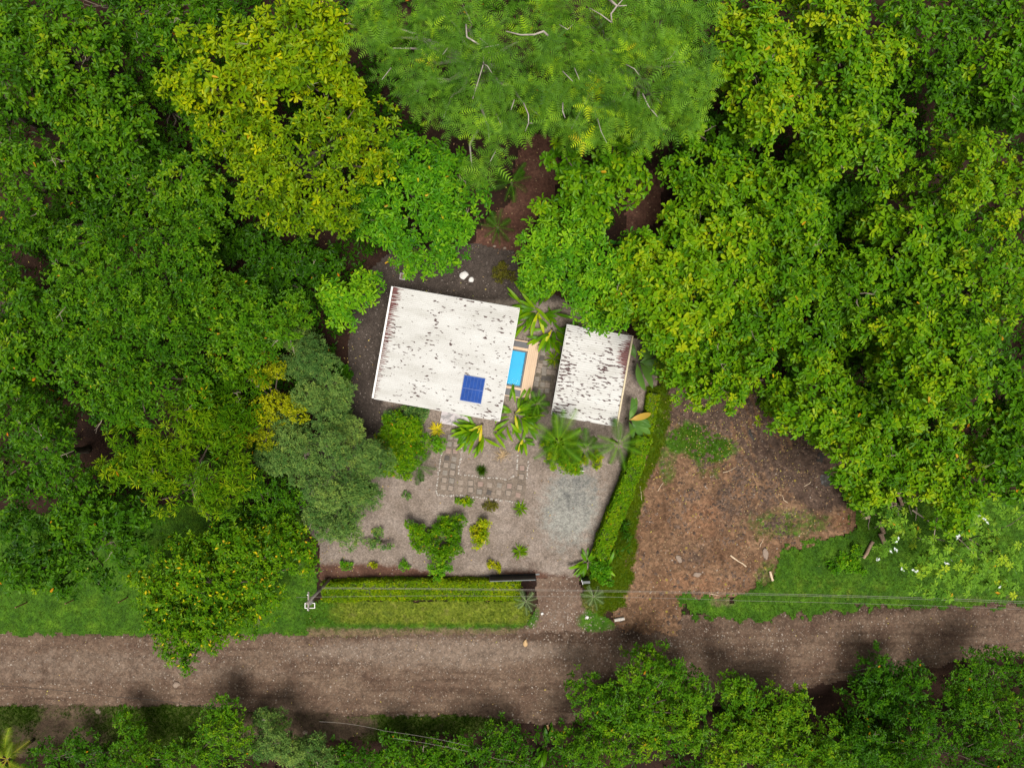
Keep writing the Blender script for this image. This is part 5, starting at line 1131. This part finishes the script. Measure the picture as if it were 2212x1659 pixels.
log('white plastic pipe lying on gravel by the round bush', 1242, 1016, 1262, 1017, .035, M['trim'], 'pipe', 'pipe')

# ------------------------------------------------------------------ pebbles, litter, grass
def scatter_pebbles(name, label, src, n, smin, smax, mat, seed, wfun=None):
    rng = np.random.default_rng(seed); V0 = np.concatenate([SHEETS[s_][0] for s_ in src]); xp, yp = to_px(V0[:, 0], V0[:, 1])
    w_ = np.ones(len(V0)) if wfun is None else wfun(xp, yp); w_ = w_ / w_.sum()
    c = V0[rng.choice(len(V0), n, p=w_)] + np.stack([rng.uniform(-.08, .08, n), rng.uniform(-.08, .08, n), np.zeros(n)], 1)
    s_ = smin + (smax - smin) * rng.random(n) ** 3.2
    O = np.array([[1,0,0],[.35,.9,0],[-.6,.75,0],[-1,-.1,0],[-.4,-.85,0],[.6,-.75,0],[0.1,0,.8]])
    a = rng.random(n) * 6.283; ca, sa = np.cos(a), np.sin(a); st = rng.uniform(.65, 1, n)
    ox_ = O[:, 0][None] * s_[:, None]; oy_ = O[:, 1][None] * (s_ * st)[:, None]; oz = O[:, 2][None] * s_[:, None] * .8
    j = 1 + rng.normal(0, .1, (n, 7))
    V = np.stack([c[:, :1] + (ox_ * ca[:, None] - oy_ * sa[:, None]) * j, c[:, 1:2] + (ox_ * sa[:, None] + oy_ * ca[:, None]) * j, c[:, 2:] + oz], 2).reshape(-1, 3)
    f = np.array([[0,1,6],[1,2,6],[2,3,6],[3,4,6],[4,5,6],[5,0,6]]); F = (np.arange(n)[:, None, None] * 7 + f[None]).reshape(-1, 3)
    T = np.repeat(rng.random(n), 7)
    tag(link(name, np_mesh(name, V, F, mat, {'tint': T})), label, 'pebbles', kind='stuff')
mpb, t, bs = new_mat('pebble'); t.links.new(ramp(t, attr(t, 'tint'), [(0, (0.12, 0.09, 0.072)), (.5, (0.21, 0.17, 0.14)), (1, (0.40, 0.34, 0.29))]), bs.inputs['Base Color']); bs.inputs['Roughness'].default_value = .85
scatter_pebbles('road_pebbles', 'pale stones scattered across the unpaved road', ['road'], 7000, .012, .075, mpb, 61, lambda xp, yp: .25 + ell(xp, yp, 950, 1405, 380, 40) * 1.3 + ell(xp, yp, 1500, 1390, 300, 40) + .5 * vnoise(xp * .01, yp * .04, 4))
scatter_pebbles('driveway_pebbles', 'pale stones scattered over the driveway and dirt lot', ['driveway', 'dirt_lot'], 1800, .012, .075, mpb, 62, lambda xp, yp: .25 + 2.0 * ell(xp, yp, 1200, 1330, 70, 40))
mcl, t, bs = new_mat('soil_clod'); t.links.new(ramp(t, attr(t, 'tint'), [(0, (0.055, 0.034, 0.024)), (.5, (0.10, 0.064, 0.045)), (1, (0.17, 0.11, 0.078))]), bs.inputs['Base Color']); bs.inputs['Roughness'].default_value = .95
scatter_pebbles('soil_clods', 'crumbled brown soil clods strewn over the churned lot', ['dirt_lot'], 5200, .02, .17, mcl, 63, lambda xp, yp: (.12 + ell(xp, yp, 1690, 960, 170, 120) + .7 * ell(xp, yp, 1600, 1100, 120, 80) + .6 * ell(xp, yp, 1490, 880, 70, 60)) * (.1 + smooth(.4, .8, vnoise(xp * .03, yp * .03, 6))))
brush_rng = np.random.default_rng(91)
bpile = tag(empty('brush_pile', tuple(P(1915, 1080))), 'tangled grey-brown dead branches heaped under the olive tree edge', 'brush pile')
for i in range(46):
    c_ = P(1915 + brush_rng.normal(0, 34), 1080 + brush_rng.normal(0, 20)) - P(1915, 1080); a_ = brush_rng.random() * 6.283; L_ = brush_rng.uniform(.5, 1.6)
    e_ = c_ + np.array([math.cos(a_) * L_, math.sin(a_) * L_, brush_rng.uniform(-.1, .35)]); z_ = brush_rng.uniform(.1, .5)
    MB().tube(bent(c_ + [0, 0, z_], e_ + [0, 0, z_], brush_rng, 4, .15), np.linspace(.05, .02, 4) * brush_rng.uniform(.5, 1.3), 5).build('branch', [M['twig'], ML, MP][i % 3], bpile)
for i_, (x_, y_, l_, a_, lb) in enumerate([(1560,1020,1.1,.4,'thin pale stick on bare soil near the grass patch'),(1700,1085,1.0,2.4,'bent stick among clods in the middle of the lot'),(1735,1050,1.3,.6,'pale stick pointing at the puddles'),(1640,1180,.7,1.2,'short stick beside the long smooth stone'),(1420,1060,.8,1.0,'yellowish stick near the hedge side of the lot'),(1530,1280,.9,-.2,'stick lying at the roadside end of the lot')]):
    b = P(x_, y_); o = MB().tube(bent((0, 0, 0), (l_ * math.cos(a_), l_ * math.sin(a_), .02), brush_rng, 4, .12), [.03, .026, .02, .012], 5).build('stick', MP, loc=(b[0], b[1], .15)); tag(o, lb, 'stick')
mlt, t, bs = new_mat('fallen_leaf'); t.links.new(ramp(t, attr(t, 'tint'), [(0, (0.20, 0.10, 0.045)), (.5, (0.40, 0.25, 0.11)), (.8, (0.50, 0.40, 0.10)), (1, (0.30, 0.32, 0.05))]), bs.inputs['Base Color']); bs.inputs['Roughness'].default_value = .7
def litter(name, label, C, seed, L=.13):
    rng = np.random.default_rng(seed); A = rng.normal(0, .25, C.shape); A[:, 2] = 1; A /= np.linalg.norm(A, axis=1, keepdims=True)
    V, F, T = rosettes(C + np.array([0, 0, .015]), A, rng.random(len(C)), 1, L, L * .42, (-5, 10), rng, tj=.2, old=.1)
    tag(link(name, np_mesh(name, V, F, mlt, {'tint': T})), label, 'leaf litter', kind='stuff')
lr = np.random.default_rng(8); V0 = SHEETS['dirt_lot'][0]; xp, yp = SHEETS['dirt_lot'][2:]; w_ = (.15 + ell(xp, yp, 1680, 960, 170, 120) + ell(xp, yp, 1480, 880, 70, 60)) * smooth(.35, .75, vnoise(xp * .05, yp * .05, 3)); w_ /= w_.sum()
litter('lot_litter', 'fallen tan and yellow leaves lying on the wet lot soil', V0[lr.choice(len(V0), 1300, p=w_)], 71)
n = 5000; xp = lr.uniform(-60, PW + 60, n); yp = lr.uniform(-60, PH + 60, n); G = np.stack([(xp - PW/2) * M2, (PH/2 - yp) * M2, np.zeros(n)], 1)
litter('forest_litter', 'fallen brown leaves on the forest soil between the trees', G, 72, .16)
V0 = SHEETS['gravel_yard'][0]; xp, yp = SHEETS['gravel_yard'][2:]; w_ = .05 + smooth(790, 740, xp) + smooth(580, 540, yp); w_ /= w_.sum()
litter('yard_litter', 'fallen leaves along the shaded margin of the gravel yard', V0[lr.choice(len(V0), 420, p=w_)], 73, .12)

mgr = leaf_mat('grass_blade', [(0.0, (0.022, 0.065, 0.003)), (0.4, (0.055, 0.130, 0.004)), (0.7, (0.13, 0.20, 0.006)), (1.0, (0.30, 0.29, 0.02))], .3, .6, .2)
def grass(name, label, src, n, tint, seed, bl=.10, cond=None):
    rng = np.random.default_rng(seed); V0, at, xp, yp = SHEETS[src]
    w_ = np.ones(len(V0)) if cond is None else cond(at, xp, yp); w_ = np.clip(w_, 1e-9, None); w_ = w_ / w_.sum()
    c = V0[rng.choice(len(V0), n, p=w_)] + np.stack([rng.uniform(-.09, .09, n), rng.uniform(-.09, .09, n), np.zeros(n)], 1)
    A = rng.normal(0, .25, c.shape); A[:, 2] = 1; A /= np.linalg.norm(A, axis=1, keepdims=True)
    tt = tint + .16 * fbm(c[:, 0] * .6, c[:, 1] * .6, seed, 4) + rng.normal(0, .06, n)
    V, F, T = rosettes(c, A, tt, 4, bl, bl * .16, (25, 75), rng, droop=.2, spread=.02, old=0)
    COUNT[0] += len(F)
    tag(link(name, np_mesh(name, V, F, mgr, {'tint': T})), label, 'grass', kind='stuff')
lawn1 = [k_ for k_ in SHEETS]
grass('strip_grass', 'short yellowish grass blades between hedge and road', 'strip', 6000, .50, 81, .08, lambda at, x, y: 1 - at['bare'])
grass('hedge_grass', 'longer green grass along the hedge beside the dirt lot', 'hedgestrip', 9000, .68, 82, .14, lambda at, x, y: 1.05 - at['bare'])
grass('lawn_grass', 'short bright grass blades on the lawn beside the dirt lot', 'bigLawn', 15000, .42, 83, .09, lambda at, x, y: 1.05 - at['bare'])
grass('roadside_grass', 'short mown grass blades on the lawn under the flowering tree', 'leftLawn', 13000, .40, 84, .09)
grass('lot_grass', 'grass tufts sprouting on the bare soil lot', 'dirt_lot', 2600, .55, 85, .09, lambda at, x, y: smooth(.35, .8, at['grass'] + .5 * fbm(x * .03, y * .03, 9, 4)) + .003)
grass('verge_grass', 'dark patchy grass tufts on the verge below the road', 'verge', 9000, .18, 86, .14, lambda at, x, y: smooth(.75, .2, at['bare'] + .4 * fbm(x * .03, y * .03, 19, 4)) + .02)
import sys; print('leaf faces', COUNT[0], 'tris', sum(sum(len(p.vertices)-2 for p in me.polygons) for me in ()), file=sys.stderr)
